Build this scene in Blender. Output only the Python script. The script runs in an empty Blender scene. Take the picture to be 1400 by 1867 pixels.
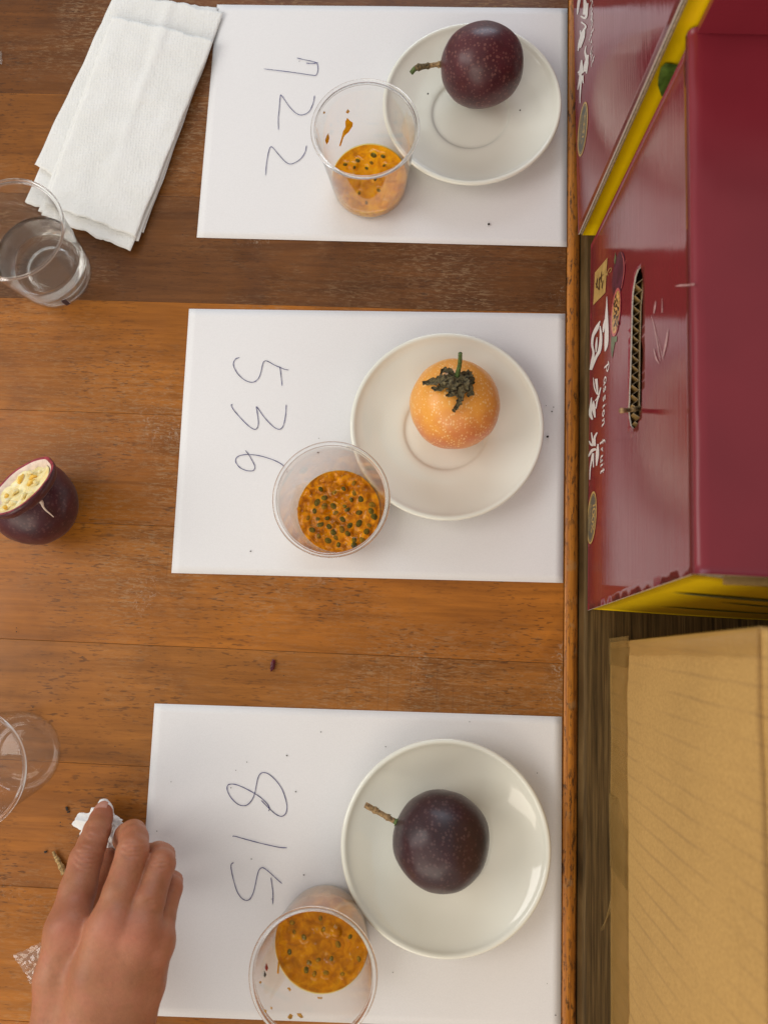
import bpy, bmesh, math, random
import numpy as np
from mathutils import Vector, Matrix, noise as mnoise

random.seed(7)
SC = bpy.context.scene
COL = SC.collection

# ------------------------------------------------------------------ camera, world, lights, exposure
F_PX, PITCH, ROLL, CAM_H = 1363.436, -0.1470017, 0.0317784, 0.5605694   # focal length in photo pixels, solved from the A4 sheets
YAW = math.radians(2.43)                                                # table edge runs along +Y
ca, sa, cb, sb = math.cos(PITCH), math.sin(PITCH), math.cos(ROLL), math.sin(ROLL)
RCAM = np.array([[1, 0, 0], [0, ca, -sa], [0, sa, ca]]) @ np.array([[cb, 0, sb], [0, 1, 0], [-sb, 0, cb]])
RZ = np.array([[math.cos(YAW), -math.sin(YAW), 0], [math.sin(YAW), math.cos(YAW), 0], [0, 0, 1]])
DFLIP = np.diag([1, -1, -1])
W2 = RZ @ DFLIP @ RCAM.T


def ray(px, py):
    d = W2 @ np.array([(px - 700) / F_PX, (py - 933.5) / F_PX, 1.0])
    return d / np.linalg.norm(d)


CAM = np.array([0, 0, CAM_H])


def at(px, py, z=0.0):
    d = ray(px, py)
    return CAM + d * ((z - CAM_H) / d[2])


def at_plane(px, py, p0, n):
    d = ray(px, py)
    n = np.array(n, float)
    return CAM + d * (np.dot(np.array(p0) - CAM, n) / np.dot(d, n))


cd = bpy.data.cameras.new('camera')
cam = bpy.data.objects.new('camera', cd)
COL.objects.link(cam)
right, down, fwd = W2[:, 0], W2[:, 1], W2[:, 2]
m = Matrix.Identity(4)
for i in range(3):
    m[i][0], m[i][1], m[i][2] = right[i], -down[i], -fwd[i]
m[2][3] = CAM_H
cam.matrix_world = m
cd.sensor_fit = 'HORIZONTAL'
cd.sensor_width = 36
cd.lens = 36 * F_PX / 1400
cd.clip_start, cd.clip_end = 0.01, 50
cd.dof.use_dof = True
cd.dof.focus_distance = 0.56
cd.dof.aperture_fstop = 10.5
SC.camera = cam

world = bpy.data.worlds.new('World')
SC.world = world
world.use_nodes = True
bg = world.node_tree.nodes['Background']
bg.inputs[0].default_value = (1.0, 0.955, 0.91, 1)
bg.inputs[1].default_value = 0.50


def area(name, loc, target, sx, sy, power, col):
    ld = bpy.data.lights.new(name, 'AREA')
    ld.shape = 'RECTANGLE'
    ld.size, ld.size_y, ld.energy, ld.color = sx, sy, power, col
    o = bpy.data.objects.new(name, ld)
    COL.objects.link(o)
    o.location = loc
    o.rotation_euler = (Vector(target) - Vector(loc)).to_track_quat('-Z', 'Y').to_euler()
    return o


area('window_light', (-1.30, 0.10, 1.05), (0, 0.15, 0), 1.0, 0.9, 11.5, (1.0, 0.96, 0.91))
area('near_window_light', (-0.75, -1.9, 1.25), (0, 0.1, 0), 2.0, 1.3, 24, (1.0, 0.89, 0.75))
area('far_window_light', (0.1, 2.6, 1.15), (0, 0.25, 0), 1.8, 1.0, 25, (0.72, 0.85, 1.0))

SC.view_settings.view_transform = 'Standard'
SC.view_settings.look = 'None'
SC.view_settings.exposure = 0.0
SC.view_settings.gamma = 1.0
SC.render.engine = 'CYCLES'
SC.cycles.use_denoising = True
SC.cycles.max_bounces = 14
SC.cycles.transparent_max_bounces = 32
SC.cycles.transmission_bounces = 12
SC.cycles.sample_clamp_indirect = 6


# ------------------------------------------------------------------ helpers
def tag(o, label, cat, group=None, kind=None):
    if label:
        o['label'] = label
    if cat:
        o['category'] = cat
    if group:
        o['group'] = group
    if kind:
        o['kind'] = kind
    return o


def thing(name, loc, label, cat, group=None):
    o = bpy.data.objects.new(name, None)
    COL.objects.link(o)
    o.location = tuple(float(v) for v in loc)
    o.empty_display_size = 0.01
    return tag(o, label, cat, group)


def origin(o):
    v = Vector((0, 0, 0))
    while o is not None:
        v = v + o.location
        o = o.parent
    return v


def mesh(name, verts, faces, mat, parent=None, smooth=False, loc=None):
    """verts in world coordinates; the object's origin is its parent's origin (or loc)."""
    off = origin(parent) if parent is not None else Vector(loc if loc is not None else (0, 0, 0))
    V = np.asarray(verts, float) - np.array(off)
    me = bpy.data.meshes.new(name)
    me.from_pydata(V.tolist(), [], [list(map(int, f)) for f in faces])
    me.validate()
    me.update()
    if smooth:
        me.polygons.foreach_set('use_smooth', [True] * len(me.polygons))
    if isinstance(mat, (list, tuple)):
        for mm in mat:
            me.materials.append(mm)
    else:
        me.materials.append(mat)
    o = bpy.data.objects.new(name, me)
    COL.objects.link(o)
    if parent is not None:
        o.parent = parent
    elif loc is not None:
        o.location = tuple(float(v) for v in loc)
    return o


def flat_rim(o, k):
    n = len(o.data.polygons)
    o.data.polygons.foreach_set('use_smooth', [i < n - k for i in range(n)])


def lathe(profile, n=96, center=(0, 0, 0), closed=False, a0=0.0, a1=2 * math.pi):
    full = abs(a1 - a0 - 2 * math.pi) < 1e-6
    V, Fc = [], []
    na = n if full else n + 1
    for (r, z) in profile:
        for i in range(na):
            a = a0 + (a1 - a0) * i / n
            V.append((center[0] + r * math.cos(a), center[1] + r * math.sin(a), center[2] + z))
    m_ = len(profile)
    rng = range(m_) if closed else range(m_ - 1)
    for j in rng:
        k = (j + 1) % m_
        for i in range(n):
            i2 = (i + 1) % na if full else i + 1
            Fc.append((j * na + i, j * na + i2, k * na + i2, k * na + i))
    return V, Fc


def catmull(pts, n=8):
    P_ = [np.array(p, float) for p in pts]
    if len(P_) < 3:
        return [P_[0] + (P_[-1] - P_[0]) * t for t in np.linspace(0, 1, n + 1)]
    P_ = [2 * P_[0] - P_[1]] + P_ + [2 * P_[-1] - P_[-2]]
    out = []
    for i in range(1, len(P_) - 2):
        a, b, c, d = P_[i - 1:i + 3]
        for t in np.linspace(0, 1, n, endpoint=False):
            out.append(0.5 * (2 * b + (c - a) * t + (2 * a - 5 * b + 4 * c - d) * t * t + (3 * b - a - 3 * c + d) * t ** 3))
    out.append(P_[-2])
    return out


def tube(pts, radii, n=12, caps=True):
    pts = [np.array(p, float) for p in pts]
    V, Fc = [], []
    up = np.array([0.13, 0.31, 0.94])
    for i, p in enumerate(pts):
        t = pts[min(i + 1, len(pts) - 1)] - pts[max(i - 1, 0)]
        t = t / (np.linalg.norm(t) + 1e-12)
        a = np.cross(t, up)
        a /= np.linalg.norm(a) + 1e-12
        b = np.cross(a, t)
        r = radii[i] if hasattr(radii, '__len__') else radii
        for k in range(n):
            an = 2 * math.pi * k / n
            V.append(p + r * (math.cos(an) * a + math.sin(an) * b))
    for i in range(len(pts) - 1):
        for k in range(n):
            Fc.append((i * n + k, i * n + (k + 1) % n, (i + 1) * n + (k + 1) % n, (i + 1) * n + k))
    if caps:
        Fc.append(tuple(range(n - 1, -1, -1)))
        Fc.append(tuple((len(pts) - 1) * n + k for k in range(n)))
    return V, Fc


def join(*parts):
    V, Fc = [], []
    for v, f in parts:
        o = len(V)
        V += [tuple(x) for x in v]
        Fc += [tuple(i + o for i in q) for q in f]
    return V, Fc


def ribbon(pts, widths, normal):
    """flat ink stroke lying on a surface with the given normal."""
    pts = [np.array(p, float) for p in pts]
    nrm = np.array(normal, float)
    V, Fc = [], []
    for i, p in enumerate(pts):
        t = pts[min(i + 1, len(pts) - 1)] - pts[max(i - 1, 0)]
        t /= np.linalg.norm(t) + 1e-12
        s = np.cross(nrm, t)
        w = widths[i] if hasattr(widths, '__len__') else widths
        V += [p + s * w / 2, p - s * w / 2]
    for i in range(len(pts) - 1):
        Fc.append((2 * i, 2 * i + 1, 2 * i + 3, 2 * i + 2))
    return V, Fc


def box(x0, x1, y0, y1, z0, z1):
    V = [(x, y, z) for z in (z0, z1) for y in (y0, y1) for x in (x0, x1)]
    Fc = [(0, 2, 3, 1), (4, 5, 7, 6), (0, 1, 5, 4), (2, 6, 7, 3), (0, 4, 6, 2), (1, 3, 7, 5)]
    return V, Fc


def bevel(o, w, seg=2):
    md = o.modifiers.new('bevel', 'BEVEL')
    md.width, md.segments, md.limit_method = w, seg, 'ANGLE'
    return o


def sphere(c, r, nu=32, nv=18, fn=None, rot=None):
    V, Fc = [], []
    for j in range(nv + 1):
        th = math.pi * j / nv
        for i in range(nu):
            ph = 2 * math.pi * i / nu
            d = np.array([math.sin(th) * math.cos(ph), math.sin(th) * math.sin(ph), math.cos(th)])
            rr = np.array(r if hasattr(r, '__len__') else (r, r, r), float)
            p = d * rr
            if fn is not None:
                p = p * fn(d)
            if rot is not None:
                p = rot @ p
            V.append(np.array(c) + p)
    for j in range(nv):
        for i in range(nu):
            a, b = j * nu + i, j * nu + (i + 1) % nu
            Fc.append((a, a + nu, b + nu, b) if 0 < j < nv - 1 else (a, a + nu, b + nu, b))
    return V, Fc


def nz(x, y=0.0, z=0.0):
    return mnoise.noise(Vector((float(x), float(y), float(z))))


# ------------------------------------------------------------------ material helpers
class NT:
    def __init__(self, name):
        self.m = bpy.data.materials.new(name)
        self.m.use_nodes = True
        self.t = self.m.node_tree
        self.b = self.t.nodes['Principled BSDF']
        self.out = self.t.nodes['Material Output']
        self._tc = None

    def n(self, typ, **kw):
        nd = self.t.nodes.new(typ)
        for k, v in kw.items():
            if k.startswith('i_'):
                nd.inputs[k[2:].replace('_', ' ')].default_value = v
            else:
                setattr(nd, k, v)
        return nd

    def l(self, a, b):
        self.t.links.new(a, b)

    def coord(self, scale=(1, 1, 1), rand=False):
        if self._tc is None:
            self._tc = self.n('ShaderNodeTexCoord')
        mp = self.n('ShaderNodeMapping')
        mp.inputs['Scale'].default_value = scale
        self.l(self._tc.outputs['Object'], mp.inputs['Vector'])
        if rand:
            oi = self.n('ShaderNodeObjectInfo')
            mu = self.n('ShaderNodeMath', operation='MULTIPLY')
            mu.inputs[1].default_value = 37.0
            self.l(oi.outputs['Random'], mu.inputs[0])
            self.l(mu.outputs[0], mp.inputs['Location'])
        return mp.outputs[0]

    def noise(self, scale, detail=4, rough=0.55, vec=None, stretch=(1, 1, 1), dist=0.0, rand=False):
        nd = self.n('ShaderNodeTexNoise')
        nd.inputs['Scale'].default_value = scale
        nd.inputs['Detail'].default_value = detail
        nd.inputs['Roughness'].default_value = rough
        nd.inputs['Distortion'].default_value = dist
        self.l(vec if vec is not None else self.coord(stretch, rand), nd.inputs['Vector'])
        return nd.outputs['Fac']

    def ramp(self, fac, stops):
        r = self.n('ShaderNodeValToRGB')
        el = r.color_ramp.elements
        while len(el) < len(stops):
            el.new(0.5)
        for e, (p, c) in zip(el, stops):
            e.position = p
            e.color = (c, c, c, 1) if not hasattr(c, '__len__') else (*c[:3], 1)
        self.l(fac, r.inputs[0])
        return r.outputs[0]

    def mix(self, fac, a, b, mode='MIX'):
        nd = self.n('ShaderNodeMix', data_type='RGBA', blend_type=mode)
        for v, s in ((fac, nd.inputs[0]), (a, nd.inputs[6]), (b, nd.inputs[7])):
            if hasattr(v, 'is_output'):
                self.l(v, s)
            elif hasattr(v, '__len__'):
                s.default_value = (*v[:3], 1)
            else:
                s.default_value = v
        return nd.outputs[2]

    def math(self, op, a, b=None):
        nd = self.n('ShaderNodeMath', operation=op)
        for v, s in ((a, nd.inputs[0]), (b, nd.inputs[1])):
            if v is None:
                continue
            if hasattr(v, 'is_output'):
                self.l(v, s)
            else:
                s.default_value = v
        return nd.outputs[0]

    def bump(self, height, strength=0.2, dist=0.001, normal=None):
        nd = self.n('ShaderNodeBump')
        nd.inputs['Strength'].default_value = strength
        nd.inputs['Distance'].default_value = dist
        self.l(height, nd.inputs['Height'])
        if normal is not None:
            self.l(normal, nd.inputs['Normal'])
        self.l(nd.outputs[0], self.b.inputs['Normal'])
        return nd.outputs[0]

    def set(self, **kw):
        for k, v in kw.items():
            s = self.b.inputs[k.replace('_', ' ')]
            if hasattr(v, 'is_output'):
                self.l(v, s)
            elif hasattr(v, '__len__') and len(v) == 3 and s.type == 'RGBA':
                s.default_value = (*v, 1)
            else:
                s.default_value = v
        return self


def plain(name, col, rough=0.5, var=0.06, nscale=300, bump=0.0, bdist=0.0003, **kw):
    t = NT(name)
    f = t.noise(nscale, 4)
    lo = tuple(max(0, c * (1 - var * 2)) for c in col)
    hi = tuple(min(1, c * (1 + var * 2)) for c in col)
    t.set(Base_Color=t.ramp(f, [(0.3, lo), (0.7, hi)]), Roughness=rough, **kw)
    if bump:
        t.bump(f, bump, bdist)
    return t.m


def wood_planks():
    t = NT('varnished_planks')
    oi = t.n('ShaderNodeObjectInfo')
    base = oi.outputs['Color']
    # broad tone drift and grain running along X
    g1 = t.noise(1.0, 6, 0.6, stretch=(5, 60, 1), dist=1.2, rand=True)
    g2 = t.noise(1.0, 5, 0.65, stretch=(14, 260, 1), dist=0.6, rand=True)
    tone = t.noise(7.0, 3, 0.5, rand=True)
    c = t.mix(t.ramp(g1, [(0.32, 0.0), (0.7, 1.0)]), t.mix(1.0, base, (0.74, 0.70, 0.66), 'MULTIPLY'), t.mix(1.0, base, (1.14, 1.13, 1.10), 'MULTIPLY'))
    c = t.mix(0.42, c, t.mix(1.0, c, t.ramp(g2, [(0.3, 0.5), (0.65, 1.15)]), 'MULTIPLY'))
    c = t.mix(0.6, c, t.mix(1.0, c, t.ramp(tone, [(0.3, 0.62), (0.7, 1.2)]), 'MULTIPLY'))
    # pores: short dark dashes
    po = t.noise(1.0, 2, 0.5, stretch=(150, 720, 1), rand=True)
    pm = t.math('MULTIPLY', t.ramp(po, [(0.57, 0.0), (0.66, 1.0)]), t.ramp(t.noise(18, 2), [(0.38, 0.0), (0.6, 1.0)]))
    c = t.mix(t.math('MULTIPLY', pm, 0.6), c, (0.05, 0.02, 0.008))
    stn = t.ramp(t.noise(13, 5, 0.62, dist=0.6), [(0.52, 0.0), (0.68, 1.0)])
    c = t.mix(t.math('MULTIPLY', stn, 0.5), c, t.mix(1.0, c, (0.56, 0.52, 0.55), 'MULTIPLY'))
    # worn, pale scuffs with a shape of their own
    sc = t.noise(1.0, 4, 0.75, stretch=(120, 620, 1), dist=0.9)
    area_m = t.ramp(t.noise(5.5, 4, 0.65), [(0.43, 0.0), (0.60, 1.0)])
    sm = t.math('MULTIPLY', t.ramp(sc, [(0.50, 0.0), (0.60, 1.0)]), area_m)
    c = t.mix(t.math('MULTIPLY', area_m, 0.30), c, t.mix(1.0, c, (0.80, 0.84, 1.15), 'MULTIPLY'))
    c = t.mix(t.math('MULTIPLY', sm, 0.42), c, (0.40, 0.26, 0.135))
    # white mineral rings and smears
    wh = t.math('MULTIPLY', t.ramp(t.noise(260, 3, 0.7, dist=1.5), [(0.56, 0.0), (0.62, 1.0)]), t.ramp(t.noise(12, 2, 0.5), [(0.63, 0.0), (0.72, 1.0)]))
    c = t.mix(t.math('MULTIPLY', wh, 0.35), c, (0.55, 0.47, 0.36))
    # cross-grain sanding marks
    xs = t.noise(1.0, 2, 0.5, stretch=(900, 10, 1))
    xm = t.math('MULTIPLY', t.ramp(xs, [(0.60, 0.0), (0.68, 1.0)]), t.ramp(t.noise(6, 2, 0.5, stretch=(1, 1, 1)), [(0.52, 0.0), (0.62, 1.0)]))
    c = t.mix(t.math('MULTIPLY', xm, 0.28), c, (0.12, 0.045, 0.015))
    # small dark knots and dents
    kn = t.ramp(t.noise(60, 2, 0.4, stretch=(0.6, 1.3, 1)), [(0.74, 0.0), (0.80, 1.0)])
    c = t.mix(t.math('MULTIPLY', kn, 0.55), c, (0.05, 0.022, 0.01))
    rg = t.mix(sm, t.ramp(t.noise(40, 4), [(0.3, 0.30), (0.7, 0.46)]), (0.62, 0.62, 0.62))
    t.set(Base_Color=c, Roughness=rg, Specular_IOR_Level=0.28)
    h = t.math('ADD', t.math('MULTIPLY', g2, 0.6), t.math('MULTIPLY', po, -0.5))
    t.bump(h, 0.22, 0.0004)
    return t.m


def wood_edge():
    t = NT('worn_edge_wood')
    g = t.noise(1.0, 6, 0.6, stretch=(500, 8, 500), dist=0.7)
    c = t.ramp(g, [(0.3, (0.24, 0.075, 0.010)), (0.5, (0.47, 0.165, 0.020)), (0.72, (0.60, 0.24, 0.036))])
    pit = t.ramp(t.noise(1.0, 4, 0.7, stretch=(420, 120, 420)), [(0.53, 0.0), (0.60, 1.0)])
    pm = t.math('MULTIPLY', pit, t.ramp(t.noise(16, 3), [(0.36, 0.0), (0.54, 1.0)]))
    c = t.mix(t.math('MULTIPLY', pm, 0.8), c, (0.035, 0.018, 0.01))
    ch = t.math('MULTIPLY', t.ramp(t.noise(70, 3), [(0.62, 0.0), (0.68, 1.0)]), 0.5)
    c = t.mix(ch, c, (0.42, 0.23, 0.09))
    t.set(Base_Color=c, Roughness=t.ramp(g, [(0.3, 0.5), (0.7, 0.3)]))
    t.bump(t.math('ADD', g, t.math('MULTIPLY', pm, -0.8)), 0.35, 0.0007)
    return t.m


def wood_dark():
    t = NT('dark_veneer')
    g = t.noise(1.0, 6, 0.65, stretch=(420, 9, 1), dist=0.5)
    g2 = t.noise(1.0, 3, 0.5, stretch=(900, 30, 1))
    c = t.ramp(g, [(0.3, (0.030, 0.018, 0.006)), (0.52, (0.105, 0.062, 0.022)), (0.72, (0.175, 0.11, 0.042))])
    c = t.mix(0.5, c, t.mix(1.0, c, t.ramp(g2, [(0.35, 0.45), (0.65, 1.2)]), 'MULTIPLY'))
    t.set(Base_Color=c, Roughness=0.6, Specular_IOR_Level=0.15)
    t.bump(g, 0.3, 0.0004)
    return t.m


def red_print(gloss=True):
    t = NT('glossy_maroon_board' if gloss else 'scuffed_maroon_board')
    f = t.noise(9, 3)
    c = t.ramp(f, [(0.3, (0.175, 0.013, 0.023)), (0.7, (0.225, 0.019, 0.031))])
    st = t.noise(1.0, 3, 0.55, stretch=(30, 14, 520))
    big = t.noise(11, 2, 0.5)
    t.set(Base_Color=c, Roughness=t.ramp(t.noise(30, 3), [(0.3, 0.07), (0.7, 0.12)]) if gloss else 0.34, Specular_IOR_Level=0.7 if gloss else 0.5)
    n1 = t.bump(st, 0.20, 0.0006)
    t.bump(big, 0.22, 0.004, n1)
    return t.m


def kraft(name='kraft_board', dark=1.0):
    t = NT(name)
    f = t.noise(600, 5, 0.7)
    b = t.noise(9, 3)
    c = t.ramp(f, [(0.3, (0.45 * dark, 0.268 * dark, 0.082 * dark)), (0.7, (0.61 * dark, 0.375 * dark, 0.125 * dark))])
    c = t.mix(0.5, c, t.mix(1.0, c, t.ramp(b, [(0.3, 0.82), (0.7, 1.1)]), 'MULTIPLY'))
    wv = t.n('ShaderNodeTexWave', wave_type='BANDS', bands_direction='Y')
    wv.inputs['Scale'].default_value = 27
    wv.inputs['Distortion'].default_value = 0.6
    wv.inputs['Detail'].default_value = 1.0
    t.l(t.coord(), wv.inputs['Vector'])
    ln = t.math('MULTIPLY', t.ramp(wv.outputs['Fac'], [(0.0, 1.0), (0.10, 0.0)]), t.ramp(t.noise(14, 3), [(0.35, 0.0), (0.7, 1.0)]))
    c = t.mix(t.math('MULTIPLY', ln, 0.38), c, (0.20 * dark, 0.115 * dark, 0.05 * dark))
    t.set(Base_Color=c, Roughness=0.72, Specular_IOR_Level=0.3)
    t.bump(t.math('ADD', t.math('MULTIPLY', wv.outputs['Fac'], 0.6), f), 0.12, 0.0006)
    return t.m


def paper_mat():
    t = NT('white_paper')
    f = t.noise(1200, 3)
    b = t.noise(14, 3)
    c = t.ramp(f, [(0.3, (0.765, 0.757, 0.755)), (0.7, (0.805, 0.797, 0.795))])
    t.set(Base_Color=c, Roughness=0.75, Specular_IOR_Level=0.25)
    n1 = t.bump(f, 0.05, 0.0002)
    t.bump(b, 0.10, 0.0015, n1)
    return t.m


def napkin_mat():
    t = NT('embossed_napkin')
    vo = t.n('ShaderNodeTexVoronoi', feature='SMOOTH_F1')
    vo.inputs['Scale'].default_value = 420
    vo.inputs['Randomness'].default_value = 0.35
    t.l(t.coord(), vo.inputs['Vector'])
    b = t.noise(45, 4)
    t.set(Base_Color=t.ramp(b, [(0.3, (0.78, 0.775, 0.73)), (0.7, (0.83, 0.825, 0.79))]), Roughness=0.85, Specular_IOR_Level=0.2,
          Subsurface_Weight=0.12, Subsurface_Radius=(0.004, 0.004, 0.003), Subsurface_Scale=1.0)
    n1 = t.bump(vo.outputs['Distance'], 0.6, 0.0010)
    t.bump(b, 0.5, 0.0025, n1)
    return t.m


def ceramic():
    t = NT('glazed_ceramic')
    f = t.noise(20, 2)
    t.set(Base_Color=t.ramp(f, [(0.3, (0.78, 0.78, 0.68)), (0.7, (0.81, 0.81, 0.72))]), Roughness=0.07, Specular_IOR_Level=0.55,
          Coat_Weight=0.25, Coat_Roughness=0.04)
    return t.m


def purple_skin(name, dark, red, dot, dotmix=0.6, bloom=0.0):
    t = NT(name)
    big = t.noise(38, 4, 0.6)
    c = t.mix(t.ramp(big, [(0.35, 0.0), (0.65, 1.0)]), dark, red)
    vo = t.n('ShaderNodeTexVoronoi', feature='F1')
    vo.inputs['Scale'].default_value = 430
    t.l(t.coord(), vo.inputs['Vector'])
    wob = t.noise(900, 2)
    d = t.math('ADD', vo.outputs['Distance'], t.math('MULTIPLY', t.math('SUBTRACT', wob, 0.5), 0.35))
    sep = t.n('ShaderNodeSeparateColor')
    t.l(vo.outputs['Color'], sep.inputs[0])
    size = t.math('MULTIPLY', t.ramp(sep.outputs[0], [(0.05, 0.35), (0.95, 1.0)]), 0.50)
    dens = t.ramp(t.noise(60, 3), [(0.3, 0.35), (0.65, 1.0)])
    dm = t.math('MULTIPLY', t.ramp(t.math('SUBTRACT', size, d), [(0.0, 0.0), (0.10, 1.0)]), dens)
    c = t.mix(t.math('MULTIPLY', dm, dotmix), c, dot)
    fine = t.ramp(t.noise(1500, 3), [(0.55, 0.0), (0.72, 1.0)])
    c = t.mix(t.math('MULTIPLY', fine, 0.10), c, dot)
    t.set(Base_Color=c, Roughness=t.ramp(t.noise(120, 3), [(0.3, 0.30), (0.7, 0.42)]), Specular_IOR_Level=0.45,
          Sheen_Weight=bloom, Sheen_Roughness=0.5)
    t.bump(t.math('ADD', t.noise(160, 3), t.math('MULTIPLY', dm, 0.25)), 0.18, 0.0004)
    return t.m


def orange_skin():
    t = NT('orange_fruit_skin')
    tc = t.coord()
    sep = t.n('ShaderNodeSeparateXYZ')
    t.l(tc, sep.inputs[0])
    big = t.noise(40, 3)
    hgt = t.math('ADD', t.math('MULTIPLY', sep.outputs[1], 14.0), t.math('MULTIPLY', t.math('SUBTRACT', big, 0.5), 0.9))
    c = t.ramp(t.math('ADD', hgt, 0.5), [(0.06, (0.66, 0.22, 0.075)), (0.40, (0.84, 0.38, 0.065)), (0.8, (0.80, 0.34, 0.05))])
    vo = t.n('ShaderNodeTexVoronoi', feature='F1')
    vo.inputs['Scale'].default_value = 600
    t.l(t.coord((1.0, 0.8, 0.75)), vo.inputs['Vector'])
    sp = t.n('ShaderNodeSeparateColor')
    t.l(vo.outputs['Color'], sp.inputs[0])
    wob = t.noise(700, 2)
    d = t.math('ADD', vo.outputs['Distance'], t.math('MULTIPLY', t.math('SUBTRACT', wob, 0.5), 0.6))
    size = t.math('MULTIPLY', t.ramp(sp.outputs[0], [(0.15, 0.25), (0.95, 1.0)]), 0.47)
    dm = t.math('MULTIPLY', t.ramp(t.math('SUBTRACT', size, d), [(0.0, 0.0), (0.08, 1.0)]), t.ramp(t.noise(50, 2), [(0.3, 0.5), (0.6, 1.0)]))
    c = t.mix(t.math('MULTIPLY', dm, 0.75), c, (0.92, 0.64, 0.30))
    t.set(Base_Color=c, Roughness=0.33, Specular_IOR_Level=0.45, Subsurface_Weight=0.15, Subsurface_Radius=(0.006, 0.003, 0.001), Subsurface_Scale=1.0)
    t.bump(t.noise(200, 3), 0.12, 0.0004)
    return t.m


def clear_plastic(name='clear_plastic', tint=(0.985, 0.982, 0.975), haze=0.015, ior=1.45, rough=0.03):
    t = NT(name)
    tr = t.n('ShaderNodeBsdfTransparent')
    tr.inputs[0].default_value = (*tint, 1)
    gl = t.n('ShaderNodeBsdfGlossy')
    gl.inputs['Roughness'].default_value = rough
    df = t.n('ShaderNodeBsdfDiffuse')
    df.inputs[0].default_value = (0.75, 0.74, 0.71, 1)
    lw = t.n('ShaderNodeLayerWeight')
    lw.inputs[0].default_value = 0.5
    f0 = ((ior - 1) / (ior + 1)) ** 2
    refl = t.math('ADD', t.math('MULTIPLY', t.math('POWER', lw.outputs['Facing'], 5.0), 1 - f0), f0)
    nb = t.n('ShaderNodeBump')
    nb.inputs['Strength'].default_value = 0.12
    nb.inputs['Distance'].default_value = 0.0006
    t.l(t.noise(70, 2, 0.5, stretch=(1, 1, 0.3)), nb.inputs['Height'])
    t.l(nb.outputs[0], gl.inputs['Normal'])
    t.l(nb.outputs[0], lw.inputs['Normal'])
    m1 = t.n('ShaderNodeMixShader')
    m1.inputs[0].default_value = haze
    t.l(tr.outputs[0], m1.inputs[1])
    t.l(df.outputs[0], m1.inputs[2])
    m2 = t.n('ShaderNodeMixShader')
    t.l(refl, m2.inputs[0])
    t.l(m1.outputs[0], m2.inputs[1])
    t.l(gl.outputs[0], m2.inputs[2])
    t.l(m2.outputs[0], t.out.inputs[0])
    return t.m


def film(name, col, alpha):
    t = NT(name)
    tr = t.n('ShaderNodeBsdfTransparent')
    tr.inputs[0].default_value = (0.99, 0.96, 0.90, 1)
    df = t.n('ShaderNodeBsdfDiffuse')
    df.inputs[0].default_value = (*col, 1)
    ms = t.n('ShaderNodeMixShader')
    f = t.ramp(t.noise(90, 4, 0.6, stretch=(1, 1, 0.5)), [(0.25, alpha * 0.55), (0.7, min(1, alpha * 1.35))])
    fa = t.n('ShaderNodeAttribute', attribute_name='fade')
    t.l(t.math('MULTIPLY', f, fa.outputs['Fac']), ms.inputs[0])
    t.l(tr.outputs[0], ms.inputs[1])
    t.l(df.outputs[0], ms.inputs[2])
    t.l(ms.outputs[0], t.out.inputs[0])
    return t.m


def glass(name, col, ior, rough=0.0):
    t = NT(name)
    t.set(Base_Color=col, Roughness=rough, IOR=ior, Transmission_Weight=1.0)
    t.bump(t.noise(60, 2), 0.02, 0.0005)
    return t.m


def pulp_mat(name, c0, c1, c2, scale=190, rough=0.16):
    t = NT(name)
    f = t.noise(scale, 5, 0.6, dist=0.7)
    g = t.noise(scale * 0.35, 3)
    c = t.ramp(f, [(0.28, c0), (0.52, c1), (0.75, c2)])
    c = t.mix(0.5, c, t.mix(1.0, c, t.ramp(g, [(0.3, 0.65), (0.7, 1.2)]), 'MULTIPLY'))
    t.set(Base_Color=c, Roughness=rough, Specular_IOR_Level=0.15, Subsurface_Weight=0.15, Subsurface_Radius=(0.003, 0.002, 0.0006), Subsurface_Scale=1.0,
          Coat_Weight=0.0, Coat_Roughness=0.05)
    t.bump(t.noise(scale * 2.2, 3), 0.12, 0.0006)
    return t.m


def skin_mat():
    t = NT('skin')
    big = t.noise(32, 4, 0.55)
    fine = t.noise(420, 4, 0.6)
    c = t.ramp(big, [(0.3, (0.33, 0.125, 0.058)), (0.5, (0.40, 0.165, 0.080)), (0.72, (0.45, 0.190, 0.105))])
    c = t.mix(t.math('MULTIPLY', t.ramp(t.noise(95, 4, 0.65), [(0.42, 0.0), (0.68, 1.0)]), 0.45), c, (0.44, 0.145, 0.085))
    c = t.mix(t.math('MULTIPLY', t.ramp(t.noise(150, 3, 0.6), [(0.55, 0.0), (0.72, 1.0)]), 0.35), c, (0.27, 0.105, 0.05))
    at_ = t.n('ShaderNodeAttribute', attribute_name='redness')
    c = t.mix(at_.outputs['Fac'], c, (0.42, 0.135, 0.082))
    c = t.mix(0.35, c, t.mix(1.0, c, t.ramp(fine, [(0.3, 0.78), (0.7, 1.12)]), 'MULTIPLY'))
    vo = t.n('ShaderNodeTexVoronoi', feature='DISTANCE_TO_EDGE')
    vo.inputs['Scale'].default_value = 900
    t.l(t.coord((1, 0.6, 1)), vo.inputs['Vector'])
    t.set(Base_Color=c, Roughness=0.5, Specular_IOR_Level=0.38, Subsurface_Weight=0.18, Subsurface_Radius=(0.004, 0.0015, 0.0008), Subsurface_Scale=1.0)
    n1 = t.bump(vo.outputs['Distance'], 0.30, 0.0004)
    t.bump(fine, 0.16, 0.0005, n1)
    return t.m


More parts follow.
